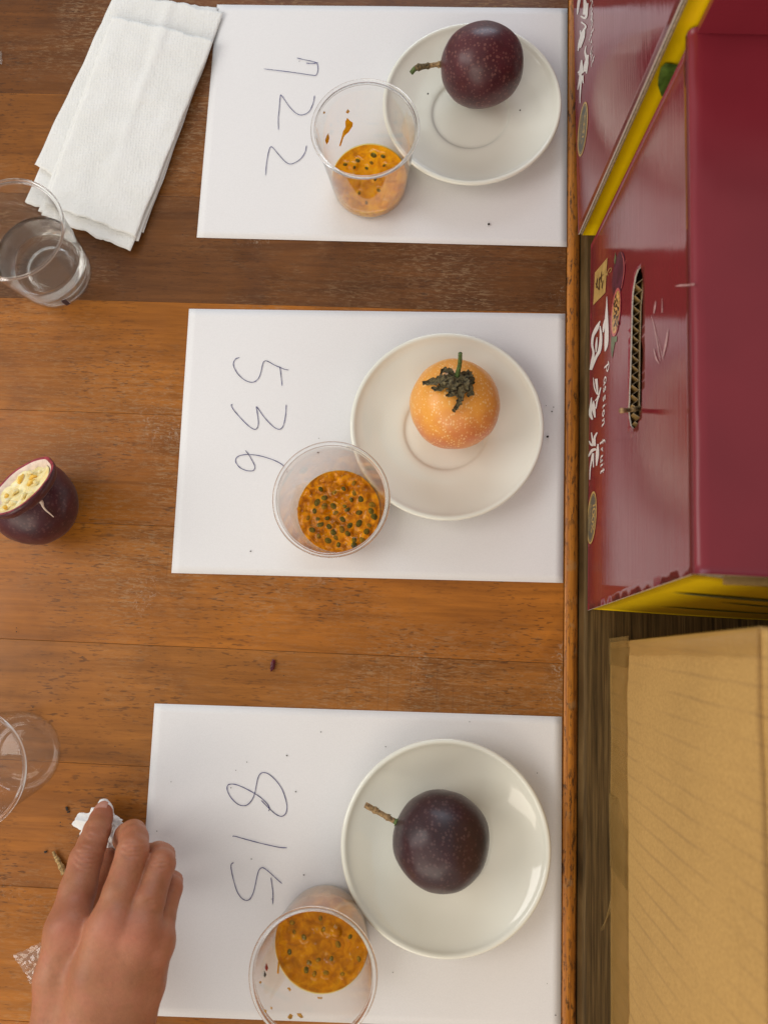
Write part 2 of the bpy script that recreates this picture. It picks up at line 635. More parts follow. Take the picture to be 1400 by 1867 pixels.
M = {}
M['planks'] = wood_planks()
M['edge'] = wood_edge()
M['dark'] = wood_dark()
M['red'] = red_print()
M['red_lid'] = red_print(False)
M['kraft'] = kraft()
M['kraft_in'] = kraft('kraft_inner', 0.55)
M['raw'] = plain('raw_board_edge', (0.36, 0.27, 0.17), 0.85, 0.2, 900, 0.4)
M['torn'] = plain('torn_paper_edge', (0.55, 0.47, 0.40), 0.9, 0.2, 1500, 0.4)
M['yellow'] = plain('yellow_print', (0.86, 0.58, 0.003), 0.32, 0.03, 40)
M['white_ink'] = plain('white_print', (0.80, 0.76, 0.72), 0.3, 0.02)
M['gold'] = plain('gold_print', (0.52, 0.34, 0.11), 0.3, 0.12, 150)
M['badge'] = plain('badge_grey_print', (0.10, 0.10, 0.085), 0.3, 0.1)
M['black_ink'] = plain('black_print', (0.03, 0.012, 0.012), 0.3, 0.1)
M['leaf_print'] = plain('leaf_print', (0.085, 0.15, 0.025), 0.3, 0.3, 160)
M['leaf_dull'] = plain('dull_leaf_print', (0.10, 0.14, 0.06), 0.3, 0.2, 160)
M['fruit_print'] = plain('fruit_print', (0.095, 0.022, 0.045), 0.25, 0.25, 120)
M['flesh_print'] = plain('flesh_print', (0.55, 0.30, 0.10), 0.3, 0.35, 420)
M['pink_print'] = plain('pink_print', (0.55, 0.12, 0.12), 0.3, 0.1)
M['paper'] = paper_mat()
M['napkin'] = napkin_mat()
M['ceramic'] = ceramic()
M['scuff'] = plain('pale_scuff', (0.50, 0.29, 0.28), 0.3, 0.15, 400)
M['ink'] = plain('pen_ink', (0.035, 0.032, 0.14), 0.5, 0.2)
M['plastic'] = clear_plastic()
M['rim'] = glass('rim_plastic', (0.985, 0.98, 0.97), 1.42, 0.02)
M['water'] = glass('water', (0.99, 0.99, 0.975), 1.33)
_t = M['water'].node_tree
_tr, _ms = _t.nodes.new('ShaderNodeBsdfTransparent'), _t.nodes.new('ShaderNodeMixShader')
_tr.inputs[0].default_value = (0.985, 0.98, 0.95, 1)
_ms.inputs[0].default_value = 0.15
_t.links.new(_t.nodes['Principled BSDF'].outputs[0], _ms.inputs[1])
_t.links.new(_tr.outputs[0], _ms.inputs[2])
_t.links.new(_ms.outputs[0], _t.nodes['Material Output'].inputs[0])
M['tissue'] = plain('white_tissue', (0.80, 0.80, 0.78), 0.9, 0.03, 300, 0.3, 0.0004, Subsurface_Weight=0.1, Subsurface_Radius=(0.003, 0.003, 0.003))
M['skin'] = skin_mat()
M['nail'] = plain('nail', (0.55, 0.27, 0.20), 0.25, 0.04, 300)
M['bark'] = plain('stem_bark', (0.30, 0.19, 0.085), 0.8, 0.35, 700, 0.6, 0.0006)
M['bark_dark'] = plain('stem_bark_dark', (0.12, 0.085, 0.035), 0.8, 0.4, 700, 0.6, 0.0006)
M['green'] = plain('green_stem', (0.075, 0.115, 0.025), 0.55, 0.25, 500, 0.3)
M['dryleaf'] = plain('dried_leaf', (0.105, 0.082, 0.036), 0.8, 0.5, 500, 0.5, 0.0008)
M['seed'] = plain('seed_coat', (0.060, 0.052, 0.022), 0.25, 0.35, 400, 0.2, 0.0003, Coat_Weight=0.1, Coat_Roughness=0.08)
M['seed_soft'] = plain('seed_in_pulp', (0.10, 0.075, 0.022), 0.25, 0.3, 400, 0.2, 0.0003, Coat_Weight=0.1, Coat_Roughness=0.08)
M['seed_veiled'] = plain('seed_veiled_in_pulp', (0.20, 0.11, 0.012), 0.25, 0.3, 400, 0.2, 0.0003)
M['crumb'] = plain('dark_crumb', (0.03, 0.022, 0.016), 0.8, 0.3)
M['marker'] = plain('marker_ink', (0.05, 0.035, 0.05), 0.5, 0.1)

# ------------------------------------------------------------------ the table
LIP_X = float(at(1031, 700, 0)[0])
LIP_R = float(at(1058, 800, 0)[0])
table = thing('wooden_table', (0, 0, 0), 'varnished plank table carrying three papers, saucers and cups', 'table')
px0 = 400
cuts = [1.00] + [float(at(300, y, 0)[1]) for y in (-190, -12, 173, 357, 550, 756, 959, 1178, 1400, 1632, 1880)] + [-0.52]
tones = [(a * 1.28, b * 1.13, c * 0.56) if a > .25 else (a * 1.08, b * 0.98, c * 0.60) for a, b, c in [(0.17, 0.062, 0.018), (0.16, 0.06, 0.019), (0.150, 0.058, 0.020), (0.225, 0.088, 0.024), (0.150, 0.062, 0.025),
         (0.330, 0.128, 0.028), (0.285, 0.107, 0.024), (0.305, 0.120, 0.028), (0.262, 0.110, 0.036), (0.270, 0.108, 0.030), (0.335, 0.132, 0.026), (0.30, 0.11, 0.024)]]
for k in range(len(cuts) - 1):
    y1, y0 = cuts[k] - 0.0001, cuts[k + 1] + 0.0001
    x0, x1 = -0.85, LIP_X - 0.0003
    n = 24
    V, Fc = box(x0, x1, y0, y1, -0.022, -random.random() * 0.00012)
    o = mesh('plank', V, Fc, M['planks'], table)
    o.color = (*tones[k], 1)
    bevel(o, 0.0002, 1)
# rounded edge moulding
prof = [(LIP_X + 0.0002, -0.028), (LIP_X + 0.0002, -0.0012), (LIP_X + 0.0012, -0.0002)]
R_ = LIP_R - LIP_X - 0.0035
for i in range(9):
    a = math.pi / 2 * (1 - i / 8)
    prof.append((LIP_X + 0.0035 + R_ * math.cos(a), -R_ * 0.8 + R_ * 0.8 * math.sin(a)))
prof.append((LIP_R, -0.028))
V, Fc = [], []
ys = np.linspace(-0.52, 1.0, 220)
for y in ys:
    for i, (x, z) in enumerate(prof):
        w = 0.00035 * nz(y * 28, i * 1.7) + 0.0002 * nz(y * 140, i * 0.9, 3)
        V.append((x + (w if i > 2 else 0), y, z + (w if 2 < i < len(prof) - 1 else 0)))
m_ = len(prof)
for j in range(len(ys) - 1):
    for i in range(m_ - 1):
        Fc.append((j * m_ + i, j * m_ + i + 1, (j + 1) * m_ + i + 1, (j + 1) * m_ + i))
mesh('edge_moulding', V, Fc, M['edge'], table, True)

ZS = 0.012
V, Fc = box(LIP_R + 0.0003, 0.75, -0.52, 1.0, ZS - 0.045, ZS)
side = mesh('side_table', V, Fc, M['dark'], None, False, (0, 0, 0))
bevel(side, 0.0025, 3)
tag(side, 'dark brown veneer table pushed against the plank table, under the boxes', 'table')


# ------------------------------------------------------------------ cardboard boxes
def strip_poly(P):  # polygon fan
    return list(P), [tuple(range(len(P)))]


class Face:
    """a box panel seen in the photograph; pixel positions are taken to the panel's own plane."""

    def __init__(self, p0, ydir):
        self.p0 = np.array(p0, float)
        self.t = np.array(ydir, float)
        self.t /= np.linalg.norm(self.t)
        self.n = np.cross(np.array([0, 0, 1.0]), self.t)      # points towards -X
        if self.n[0] > 0:
            self.n = -self.n

    flare = 0.0

    def bow(self, z):
        return -self.flare * (1 - math.exp(-max(z, 0) / 0.028))

    def P(self, px, py, lift=0.0):
        q = at_plane(px, py, self.p0 + self.n * lift, self.n)
        for _ in range(4 if self.flare else 0):
            q = at_plane(px, py, self.p0 + self.n * (lift + self.bow(q[2] - self.p0[2])), self.n)
        return q

    def yz(self, s, z, lift=0.0):
        return self.p0 + self.t * s + np.array([0, 0, 1.0]) * z + self.n * (lift + self.bow(z))


def brush(face, strokes, conv, lift, wscale):
    """calligraphic strokes given as (x, y, width) in zoomed photo pixels."""
    parts = []
    for s in strokes:
        c = catmull([(a, b, w) for a, b, w in s], 6)
        left, rightp = [], []
        for i, p in enumerate(c):
            t = c[min(i + 1, len(c) - 1)][:2] - c[max(i - 1, 0)][:2]
            t /= np.linalg.norm(t) + 1e-9
            q = np.array([-t[1], t[0]])
            w = max(p[2], 1.0) * 0.5 * wscale
            left.append(face.P(*conv(*(p[:2] + q * w)), lift))
            rightp.append(face.P(*conv(*(p[:2] - q * w)), lift))
        V, Fc = [], []
        for a, b in zip(left, rightp):
            V += [a, b]
        for i in range(len(left) - 1):
            Fc.append((2 * i, 2 * i + 1, 2 * i + 3, 2 * i + 2))
        parts.append((V, Fc))
        lift += 0.00002
    return join(*parts)


GL = {  # simple pen letters, unit em: x to the right, y up
    'P': [[(.1, 0), (.15, .5), (.2, .95)], [(.0, .8), (.2, 1), (.5, 1.0), (.62, .8), (.5, .6), (.2, .5)]],
    'a': [[(.45, .5), (.2, .52), (.05, .25), (.2, .02), (.42, .2), (.46, .5), (.46, .1), (.58, .02)]],
    's': [[(.4, .48), (.2, .5), (.12, .36), (.34, .2), (.3, .04), (.05, .06)]],
    'i': [[(.15, .5), (.13, .1), (.25, .02)], [(.17, .72), (.18, .76)]],
    'o': [[(.25, .5), (.05, .3), (.2, .02), (.42, .2), (.25, .5)]],
    'n': [[(.08, .5), (.08, .02), (.1, .35), (.3, .5), (.4, .35), (.4, .05), (.5, .02)]],
    'f': [[(.45, .95), (.28, .95), (.2, .6), (.18, -.15)], [(.02, .5), (.4, .52)]],
    'r': [[(.1, .5), (.1, .02), (.14, .35), (.36, .5)]],
    'u': [[(.08, .5), (.08, .15), (.25, .02), (.42, .2), (.43, .5), (.43, .05), (.52, .02)]],
    't': [[(.2, .85), (.17, .1), (.32, .02)], [(.02, .55), (.38, .56)]],
    '1': [[(.1, .8), (.25, 1), (.25, 0)]],
    '0': [[(.28, 1), (.06, .7), (.06, .3), (.28, 0), (.5, .3), (.5, .7), (.28, 1)]],
    '%': [[(.62, 1), (.1, 0)], [(.15, 1), (.04, .85), (.15, .7), (.28, .85), (.15, 1)], [(.58, .3), (.45, .15), (.58, 0), (.7, .15), (.58, .3)]],
}


def lettering(face, text, a, b, height, wid, adv, lift):
    """text written along the panel from pixel a to pixel b, letter tops towards the lid."""
    A, B = face.P(*a, lift), face.P(*b, lift)
    d = B - A
    tot = sum(adv.get(ch, 0.62) for ch in text)
    L = np.linalg.norm(d)
    d = d / L
    upv = np.array([0, 0, 1.0])
    sx = L / tot
    parts, x = [], 0.0
    for ch in text:
        for st in GL.get(ch, []):
            pts = [A + d * (x + q[0]) * sx + upv * q[1] * height for q in st]
            parts.append(ribbon(catmull(pts, 4), wid, face.n))
            lift += 0
        x += adv.get(ch, 0.62)
    return join(*parts)


def ellipse_px(face, c, rx, ry, tilt, lift, n=40):
    out = []
    for i in range(n):
        a = 2 * math.pi * i / n
        x, y = rx * math.cos(a), ry * math.sin(a)
        out.append(face.P(c[0] + x * math.cos(tilt) - y * math.sin(tilt), c[1] + x * math.sin(tilt) + y * math.cos(tilt), lift))
    return out, [tuple(range(n))]


def z7(x, y):
    return 1030 + x * 250 / 1400, 400 + y * 250 / 1400


def z8(x, y):
    return 1030 + x * 250 / 1334, 650 + y * 250 / 1334


def zb(x, y):
    return 1030 + x * 250 / 1061, y * 250 / 1061


def badge(face, c, rx, ry, tilt, parent):
    b = mesh('badge', *ellipse_px(face, c, rx, ry, tilt, 0.0003), M['gold'], parent)
    mesh('badge_field', *ellipse_px(face, c, rx * 0.80, ry * 0.92, tilt, 0.00036), M['badge'], b)
    ring = ellipse_px(face, c, rx * 0.70, ry * 0.86, tilt, 0.00042)[0]
    mesh('badge_line', *ribbon(ring + ring[:1], 0.0004, face.n), M['gold'], b)
    off = lambda fx, fy: (c[0] + fx * rx * math.cos(tilt) - fy * ry * math.sin(tilt), c[1] + fx * rx * math.sin(tilt) + fy * ry * math.cos(tilt))
    mesh('badge_text', *lettering(face, '100%', off(0.02, -0.55), off(0.02, 0.6), 0.0085, 0.0012, {'1': .5, '%': .8}, 0.00042), M['gold'], b)
    for k in (-0.33, -0.52):
        pts = [face.P(*off(k + 0.07 * math.sin(i * 2.1), -0.5 + i / 15), 0.00042) for i in range(16)]
        mesh('badge_line', *ribbon(pts, 0.0007, face.n), M['gold'], b)
    return b


# ---- the nearer maroon box (with the hand slot)
pT, pB = at(1077, 446, ZS), at(1071, 1113, ZS)
FB = Face(pB, pT - pB)
LEN2 = float(np.linalg.norm(pT - pB))
HB = 0.2075
boxB = thing('fruit_box', pB, 'maroon passion fruit box with long hand slot and yellow end', 'box', 'maroon fruit boxes')


def panel_with_slot(face, length, height, thick, slot, slant=0.0):
    """a board panel with a hole: constrained triangulation on (along, up), then bent to the panel's own curve."""
    from mathutils.geometry import delaunay_2d_cdt
    nE = 24
    rect = [(length * i / nE, 0) for i in range(nE)] + [(length, height * i / nE) for i in range(nE)] + \
           [(length * (1 - i / nE), height) for i in range(nE)] + [(0, height * (1 - i / nE)) for i in range(nE)]
    outer = [(q + slant * (z / height) * (1 - q / length), z) for q, z in rect]

    def inside(x, y):
        r_ = False
        for i in range(len(slot)):
            x1, y1 = slot[i]
            x2, y2 = slot[i - 1]
            if (y1 > y) != (y2 > y) and x < (x2 - x1) * (y - y1) / (y2 - y1) + x1:
                r_ = not r_
        return r_
    pts = list(outer) + list(slot)
    no, ni = len(outer), len(slot)
    edges = [(i, (i + 1) % no) for i in range(no)] + [(no + i, no + (i + 1) % ni) for i in range(ni)]
    for j in range(1, 40):
        z = height * (j / 40) ** 1.3
        for i in range(1, 50):
            q = length * i / 50
            q = q + slant * (z / height) * (1 - q / length)
            if not inside(q, z):
                pts.append((q, z))
    vo, _, fo, ov, _, _ = delaunay_2d_cdt([Vector(p) for p in pts], edges, [], 0, 1e-7)
    back = {}
    for k, src in enumerate(ov):
        for q in src:
            back[q] = k
    tris = []
    for f in fo:
        cx = sum(vo[i][0] for i in f) / len(f)
        cy = sum(vo[i][1] for i in f) / len(f)
        if not inside(cx, cy):
            tris.append(tuple(f))
    n = len(vo)
    V = [face.yz(p[0], p[1], 0.0) for p in vo] + [face.yz(p[0], p[1], -thick) for p in vo]
    Fc = [tuple(f) for f in tris] + [tuple(i + n for i in reversed(f)) for f in tris]
    k0 = len(Fc)
    for a0, m0 in ((0, no), (no, ni)):
        for i in range(m0):
            p, q = back[a0 + i], back[a0 + (i + 1) % m0]
            Fc.append((p, q, q + n, p + n))
    return V, Fc, len(Fc) - k0, len(tris)


def s_z(face, px, py):
    q = face.P(px, py) - face.p0
    return float(np.dot(q, face.t)), float(q[2])


slot_px = [(1168, 487), (1171, 500), (1172, 540), (1171, 590), (1169, 620), (1171, 632), (1172, 640), (1170, 690), (1169, 740), (1165, 765), (1160, 778), (1154, 782), (1149, 776), (1146, 762),
           (1145, 745), (1146, 720), (1148, 680), (1149, 640), (1150, 600), (1151, 560), (1153, 530), (1157, 505), (1162, 491)]
slot = [s_z(FB, *q) for q in slot_px]
# uneven, torn outline
fine = []
for i in range(len(slot)):
    a, b = np.array(slot[i]), np.array(slot[(i + 1) % len(slot)])
    for k in range(4):
        q = a + (b - a) * k / 4
        fine.append((q[0] + 0.0005 * nz(i * 4 + k, 1.3), q[1] + 0.0007 * nz(i * 4 + k, 7.7)))
TH = 0.0042
SLANT = 0.0135
V, Fc, ns, nt = panel_with_slot(FB, LEN2, HB - 0.004, 0.0009, fine, SLANT)
fp = mesh('front_panel', V, Fc, [M['red'], M['torn']], boxB, True)
for i, pl in enumerate(fp.data.polygons):
    pl.material_index = 0 if i < nt else 1
flat_rim(fp, ns)
# corrugated core seen in the slot's lower edge
zs_lo = [s_z(FB, x, y) for x, y in ((1154, 777), (1148, 740), (1149, 640), (1151, 560), (1156, 508))]
s_a, s_b = zs_lo[0][0], zs_lo[-1][0]
parts = []
N = 30
zig = []
for i in range(N + 1):
    t_ = i / N
    s = s_a + (s_b - s_a) * t_
    zl = np.interp(s, [q[0] for q in sorted(zs_lo)], [q[1] for q in sorted(zs_lo)])
    zig.append((s, zl - 0.0006, -0.0012 if i % 2 else -0.0052))
V, Fc = [], []
for s, zl, dep in zig:
    V += [FB.yz(s, zl + 0.0008, dep), FB.yz(s, zl - 0.012, dep)]
for i in range(N):
    Fc.append((2 * i, 2 * i + 1, 2 * i + 3, 2 * i + 2))
lin = []
V2, F2 = [], []
for s, zl, _ in zig:
    V2 += [FB.yz(s, zl + 0.0012, -0.0056), FB.yz(s, zl - 0.012, -0.0056)]
for i in range(N):
    F2.append((2 * i, 2 * i + 1, 2 * i + 3, 2 * i + 2))
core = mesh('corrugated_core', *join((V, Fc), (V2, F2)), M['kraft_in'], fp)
crest = [FB.yz(s, zl + 0.0009, dep) for s, zl, dep in zig]
back_ = [FB.yz(s, zl + 0.0013, -0.0056) for s, zl, dep in zig]
mesh('flute_crest', *join(tube(crest, 0.00022, 6), tube(back_, 0.00028, 6)), M['raw'], core)


def shell_box(face, length, height, depth, parent, mat_end, open_gap=0.0):
    """the walls behind the front panel: far end, near end, back and bottom."""
    f = face
    t, nrm = f.t, -f.n

    def slab(s0, s1, d0, d1, z0, z1):
        V = [f.p0 + t * s + nrm * d + np.array([0, 0, z]) for z in (z0, z1) for d in (d0, d1) for s in (s0, s1)]
        return V, [(0, 1, 3, 2), (4, 6, 7, 5), (0, 4, 5, 1), (2, 3, 7, 6), (0, 2, 6, 4), (1, 5, 7, 3)]

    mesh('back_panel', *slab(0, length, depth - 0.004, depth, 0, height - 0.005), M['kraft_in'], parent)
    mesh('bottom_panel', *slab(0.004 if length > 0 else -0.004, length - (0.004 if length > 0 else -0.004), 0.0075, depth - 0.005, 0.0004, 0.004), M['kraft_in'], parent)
    return slab


slabB = shell_box(FB, LEN2, HB, 0.26, boxB, M['yellow'])


def bulged_panel(corners, push, dirv, mat, name, parent, thick=0.0035, nu=28, nv=14):
    """a board panel between four corners, bowed a little along dirv."""
    A, B, C, D = [np.array(c, float) for c in corners]
    dv = np.array(dirv, float)
    V, Fc = [], []
    for sgn in (0, 1):
        for j in range(nv + 1):
            for i in range(nu + 1):
                u, v = i / nu, j / nv
                p = (A * (1 - u) + B * u) * (1 - v) + (D * (1 - u) + C * u) * v
                p = p + dv * (push * math.sin(math.pi * u) * (0.3 + 0.7 * v)) - dv * thick * sgn
                V.append(p)
    S = (nu + 1) * (nv + 1)
    for j in range(nv):
        for i in range(nu):
            a = j * (nu + 1) + i
            Fc.append((a, a + 1, a + nu + 2, a + nu + 1))
            Fc.append((S + a, S + a + nu + 1, S + a + nu + 2, S + a + 1))
    rim = [i for i in range(nu + 1)] + [j * (nu + 1) + nu for j in range(1, nv + 1)] + [nv * (nu + 1) + i for i in range(nu - 1, -1, -1)] + [j * (nu + 1) for j in range(nv - 1, 0, -1)]
    k0 = len(Fc)
    for i in range(len(rim)):
        a, b = rim[i], rim[(i + 1) % len(rim)]
        Fc.append((a, b, S + b, S + a))
    o = mesh(name, V, Fc, [mat, M['raw']], parent, False)
    for i, pl in enumerate(o.data.polygons):
        if i >= k0:
            pl.material_index = 1
    o.data.polygons.foreach_set('use_smooth', [i < k0 for i in range(len(o.data.polygons))])
    return o


inw = -FB.n
dn = -FB.t
E0 = FB.p0 + inw * 0.0016 + FB.t * 0.001
ep = bulged_panel([E0, E0 + inw * 0.25, E0 + inw * 0.25 + FB.t * SLANT * 0.7 + np.array([0, 0, HB - 0.018]), E0 + FB.t * SLANT * 0.93 + np.array([0, 0, HB - 0.010])], 0.006, dn, M['yellow'], 'end_panel', boxB)
# painted leaves on the yellow end
EF = Face(E0 - dn * 0, inw)
EF.n = dn


def leaf_poly(pts3):
    return list(pts3), [tuple(range(len(pts3)))]


def end_leaf(u0, z0, L, Wd, ang, parent, mat, lift=0.0085):
    P = []
    for i in range(17):
        q = i / 16
        w = Wd * math.sin(math.pi * q) ** 0.8
        P.append((q * L, w * 0.5))
    P += [(x, -w * 0.9) for x, w in reversed(P[1:-1])]
    out = []
    for x, y in P:
        u = u0 + x * math.cos(ang) - y * math.sin(ang)
        z = z0 + x * math.sin(ang) + y * math.cos(ang)
        bow = 0.006 * math.sin(math.pi * min(1, max(0, u / 0.25))) * (0.3 + 0.7 * z / HB) - SLANT * 0.93 * z / HB
        out.append(E0 + inw * u + np.array([0, 0, z]) + dn * (bow + 0.0005))
    return leaf_poly(out)


mesh('leaf_print', *end_leaf(0.012, 0.135, 0.09, 0.013, 0.10, None, None), M['leaf_dull'], ep)
mesh('leaf_print', *end_leaf(0.045, 0.112, 0.10, 0.009, -0.08, None, None), M['leaf_dull'], ep)
mesh('leaf_print', *end_leaf(0.030, 0.060, 0.08, 0.008, 0.05, None, None), M['leaf_print'], ep)
# far end (mostly hidden) and the lid, whose front edge is a worn fold
mesh('end_panel', *slabB(LEN2 - 0.005, LEN2 - 0.001, 0.0078, 0.255, 0.0005, HB - 0.006), M['yellow'], boxB)
V, Fc = [], []
pf = [(-0.0002, HB - 0.0042), (-0.0004, HB - 0.0025), (0.0006, HB - 0.0006), (0.0025, HB + 0.0002), (0.006, HB + 0.0004), (0.012, HB - 0.0002), (0.05, HB - 0.001), (0.13, HB - 0.003), (0.26, HB - 0.001)]
nS = 60
prof2 = pf + [(d, z - 0.0035) for d, z in reversed(pf[1:])] + [(0.0035, HB - 0.0045)]
mm_ = len(prof2)
for j in range(nS + 1):
    q = SLANT + (LEN2 + 0.0065 - SLANT) * j / nS
    for i, (d, z) in enumerate(prof2):
        w = 0.0006 * nz(q * 45, i * 0.8, 2.0) if 1 <= i < len(pf) else 0
        V.append(FB.yz(q - 0.0004, z + w, -d))
for j in range(nS):
    for i in range(mm_):
        k = (i + 1) % mm_
        Fc.append((j * mm_ + i, j * mm_ + k, (j + 1) * mm_ + k, (j + 1) * mm_ + i))
Fc.append(tuple(range(mm_)))
Fc.append(tuple(nS * mm_ + i for i in range(mm_ - 1, -1, -1)))
lid = mesh('lid_panel', V, Fc, [M['red_lid'], M['raw']], boxB)
for pl in lid.data.polygons:
    if len(pl.vertices) > 4:
        pl.material_index = 1
    else:
        pl.use_smooth = True
mesh('raised_flap', *slabB(LEN2 + 0.0022, LEN2 + 0.0058, 0.0030, 0.25, HB + 0.0008, HB + 0.10), M['red_lid'], boxB)
# inner flap under the lid, raw edge showing at the near end
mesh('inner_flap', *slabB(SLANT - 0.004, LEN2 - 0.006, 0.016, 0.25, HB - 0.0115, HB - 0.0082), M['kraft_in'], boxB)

# printing on the front
hh = 0.0003
mesh('printed_character', *brush(FB, [
    [(426, 785, 3), (425, 900, 13), (423, 1000, 24), (424, 1150, 30), (420, 1270, 28), (408, 1345, 8)],
    [(418, 1000, 12), (398, 1080, 18), (388, 1150, 8)],
    [(357, 1035, 6), (322, 1110, 28), (285, 1190, 20), (277, 1280, 16), (290, 1360, 16), (278, 1450, 24), (262, 1535, 20)],
    [(357, 1085, 8), (366, 1200, 20), (352, 1330, 24), (318, 1400, 20), (290, 1460, 22), (266, 1530, 16)],
    [(326, 1200, 6), (319, 1280, 16), (315, 1355, 6)]], z7, hh, 1.35), M['white_ink'], fp)
mesh('printed_character', *brush(FB, [
    [(275, 205, 4), (285, 300, 9), (308, 365, 6)], [(302, 215, 20), (311, 300, 15), (317, 372, 7)],
    [(347, 300, 8), (322, 390, 11), (290, 432, 5)], [(257, 398, 7), (251, 480, 18), (246, 560, 24), (266, 612, 12)],
    [(277, 430, 6), (277, 500, 26), (291, 592, 10)], [(332, 380, 8), (312, 430, 11), (300, 505, 9)]], z8, hh, 1.35), M['white_ink'], fp)
mesh('printed_character', *brush(FB, [
    [(256, 738, 8), (266, 800, 12), (274, 850, 22), (252, 855, 16), (234, 820, 6)], [(312, 738, 9), (287, 790, 15), (291, 870, 12)],
    [(320, 850, 8), (314, 950, 24), (305, 1062, 8)], [(226, 975, 7), (262, 915, 20), (302, 900, 14)],
    [(270, 950, 16), (246, 1080, 9), (240, 1197, 5)], [(272, 940, 14), (276, 1078, 6)]], z8, hh, 1.35), M['white_ink'], fp)
mesh('printed_text', *lettering(FB, 'Passion', z8(382, 95), z8(356, 715), 0.012, 0.0013, {'i': .4, 'P': .8, 'n': .7}, hh), M['white_ink'], fp)
mesh('printed_text', *lettering(FB, 'fruit', z8(345, 820), z8(345, 1165), 0.012, 0.0013, {'i': .45, 't': .5}, hh), M['white_ink'], fp)
badge(FB, z8(260, 1568), 44 * 0.1874, 258 * 0.1874, 0.07, fp)
gt = mesh('gold_tag', *strip_poly([FB.P(*z7(*q), hh) for q in ((432, 388), (411, 745), (288, 872), (305, 540))]), M['gold'], fp)
mesh('printed_character', *brush(FB, [
    [(372, 530, 5), (368, 580, 9), (366, 640, 8)], [(390, 560, 4), (360, 590, 8), (345, 640, 5)], [(330, 600, 8), (322, 660, 10), (318, 700, 5)],
    [(350, 590, 5), (345, 660, 9), (350, 715, 7)], [(385, 620, 7), (375, 690, 10), (382, 700, 4)], [(310, 650, 5), (330, 690, 9), (345, 720, 5)]], z7, hh + 0.0002, 1.0), M['black_ink'], gt)
mesh('gold_scroll', *brush(FB, [[(405, 600, 4), (425, 560, 6), (440, 520, 6), (462, 495, 6), (474, 500, 5), (465, 530, 5), (445, 540, 4)], [(415, 540, 4), (440, 570, 5)]], z7, hh, 1.0), M['gold'], fp)
mesh('leaf_print', *strip_poly([FB.P(*z7(*q), hh) for q in ((513, 330), (520, 380), (516, 440), (505, 470), (500, 420))]), M['leaf_dull'], fp)
mesh('fruit_print', *ellipse_px(FB, z7(545, 560), 60 * .1786, 235 * .1786, 0.12, hh), M['fruit_print'], fp)
mesh('fruit_shine', *brush(FB, [[(575, 335, 3), (598, 420, 8), (600, 540, 8), (575, 700, 5)], [(610, 460, 3), (622, 412, 4)]], z7, hh + 0.0002, 1.0), M['pink_print'], fp)
mesh('fruit_print', *ellipse_px(FB, z7(518, 945), 45 * .1786, 250 * .1786, 0.09, hh + 0.00016), M['pink_print'], fp)
mesh('flesh_print', *ellipse_px(FB, z7(519, 945), 36 * .1786, 222 * .1786, 0.09, hh + 0.0003), M['flesh_print'], fp)
sd = []
for i in range(17):
    a, r = i * 2.4, math.sqrt((i + 0.5) / 17) * 0.8
    sd.append(ellipse_px(FB, z7(519 + 34 * r * math.cos(a), 945 + 215 * r * math.sin(a)), 1.1, 4.2, 0.3 * math.sin(i), hh + 0.0004, 10))
mesh('seed_print', *join(*sd), M['black_ink'], fp)
mesh('leaf_print', *strip_poly([FB.P(*z7(*q), hh) for q in ((472, 1200), (530, 1190), (527, 1245), (508, 1255), (495, 1330), (480, 1420), (468, 1330))]), M['leaf_dull'], fp)
# torn tape remnants: pale scratches near the fold
mesh('tape_scrap', *brush(FB, [[(1125, 680, 10), (1180, 672, 34), (1250, 668, 30), (1320, 660, 40)]], z7, hh, 0.6), M['scuff'], fp)
mesh('scratch_mark', *brush(FB, [[(880, 980, 4), (920, 1140, 9), (970, 1440, 6)], [(925, 830, 3), (915, 900, 20), (905, 960, 8)], [(990, 800, 3), (990, 950, 12)], [(1050, 1120, 4), (1030, 1260, 20), (1000, 1400, 10)],
     [(940, 1180, 3), (1000, 1430, 5)], [(905, 1320, 6), (930, 1420, 14), (960, 1470, 5)]], z7, hh, 0.9), M['scuff'], fp)

# twig poking out of the slot
tw = [FB.P(1186, 741, -0.02), FB.P(1160, 745, -0.002), FB.P(1145, 747.5, 0.004), FB.P(1133, 748.5, 0.012)]
tg = mesh('twig', *tube(catmull(tw, 5), [0.0014] * 13 + [0.0015, 0.0016, 0.0017], 10), M['bark'], None, True, tuple(tw[0]))
tag(tg, 'cut brown stem poking out of the hand slot of the maroon box', 'stem')

# ---- the farther maroon box
qB, qT = at(1054, 427, ZS), at(1046, 40, ZS)
FA = Face(qB, qT - qB)
boxA = thing('fruit_box', qB, 'maroon passion fruit box with yellow end strip, at the top of the photo', 'box', 'maroon fruit boxes')
LEN1, HA = 0.29, 0.262
V, Fc, ns, nt = panel_with_slot(FA, LEN1, HA - 0.004, 0.0011, [(LEN1 * 0.62 + 0.06 * math.cos(a * 0.2618), 0.115 + 0.008 * math.sin(a * 0.2618)) for a in range(24)])
fpa = mesh('front_panel', V, Fc, [M['red'], M['torn']], boxA, True)
for i, pl in enumerate(fpa.data.polygons):
    pl.material_index = 0 if i < nt else 1
flat_rim(fpa, ns)
slabA = shell_box(FA, LEN1, HA, 0.22, boxA, M['yellow'])
inA, dA = -FA.n, -FA.t
V, Fc = [], []
for j in range(25):
    z = 0.001 + (HA - 0.006) * j / 24
    V += [FA.yz(-0.0004, z, -0.0016), FA.yz(-0.0004, z, -0.0027), FA.yz(0.2, z, -0.0016), FA.yz(0.2, z, -0.0027)]
for j in range(24):
    for p, q in ((0, 1), (1, 3), (3, 2), (2, 0)):
        Fc.append((j * 4 + p, j * 4 + q, j * 4 + 4 + q, j * 4 + 4 + p))
mesh('inner_flap', V, Fc, M['raw'], boxA)
A0 = FA.p0 + inA * 0.0031 - FA.t * 0.0006
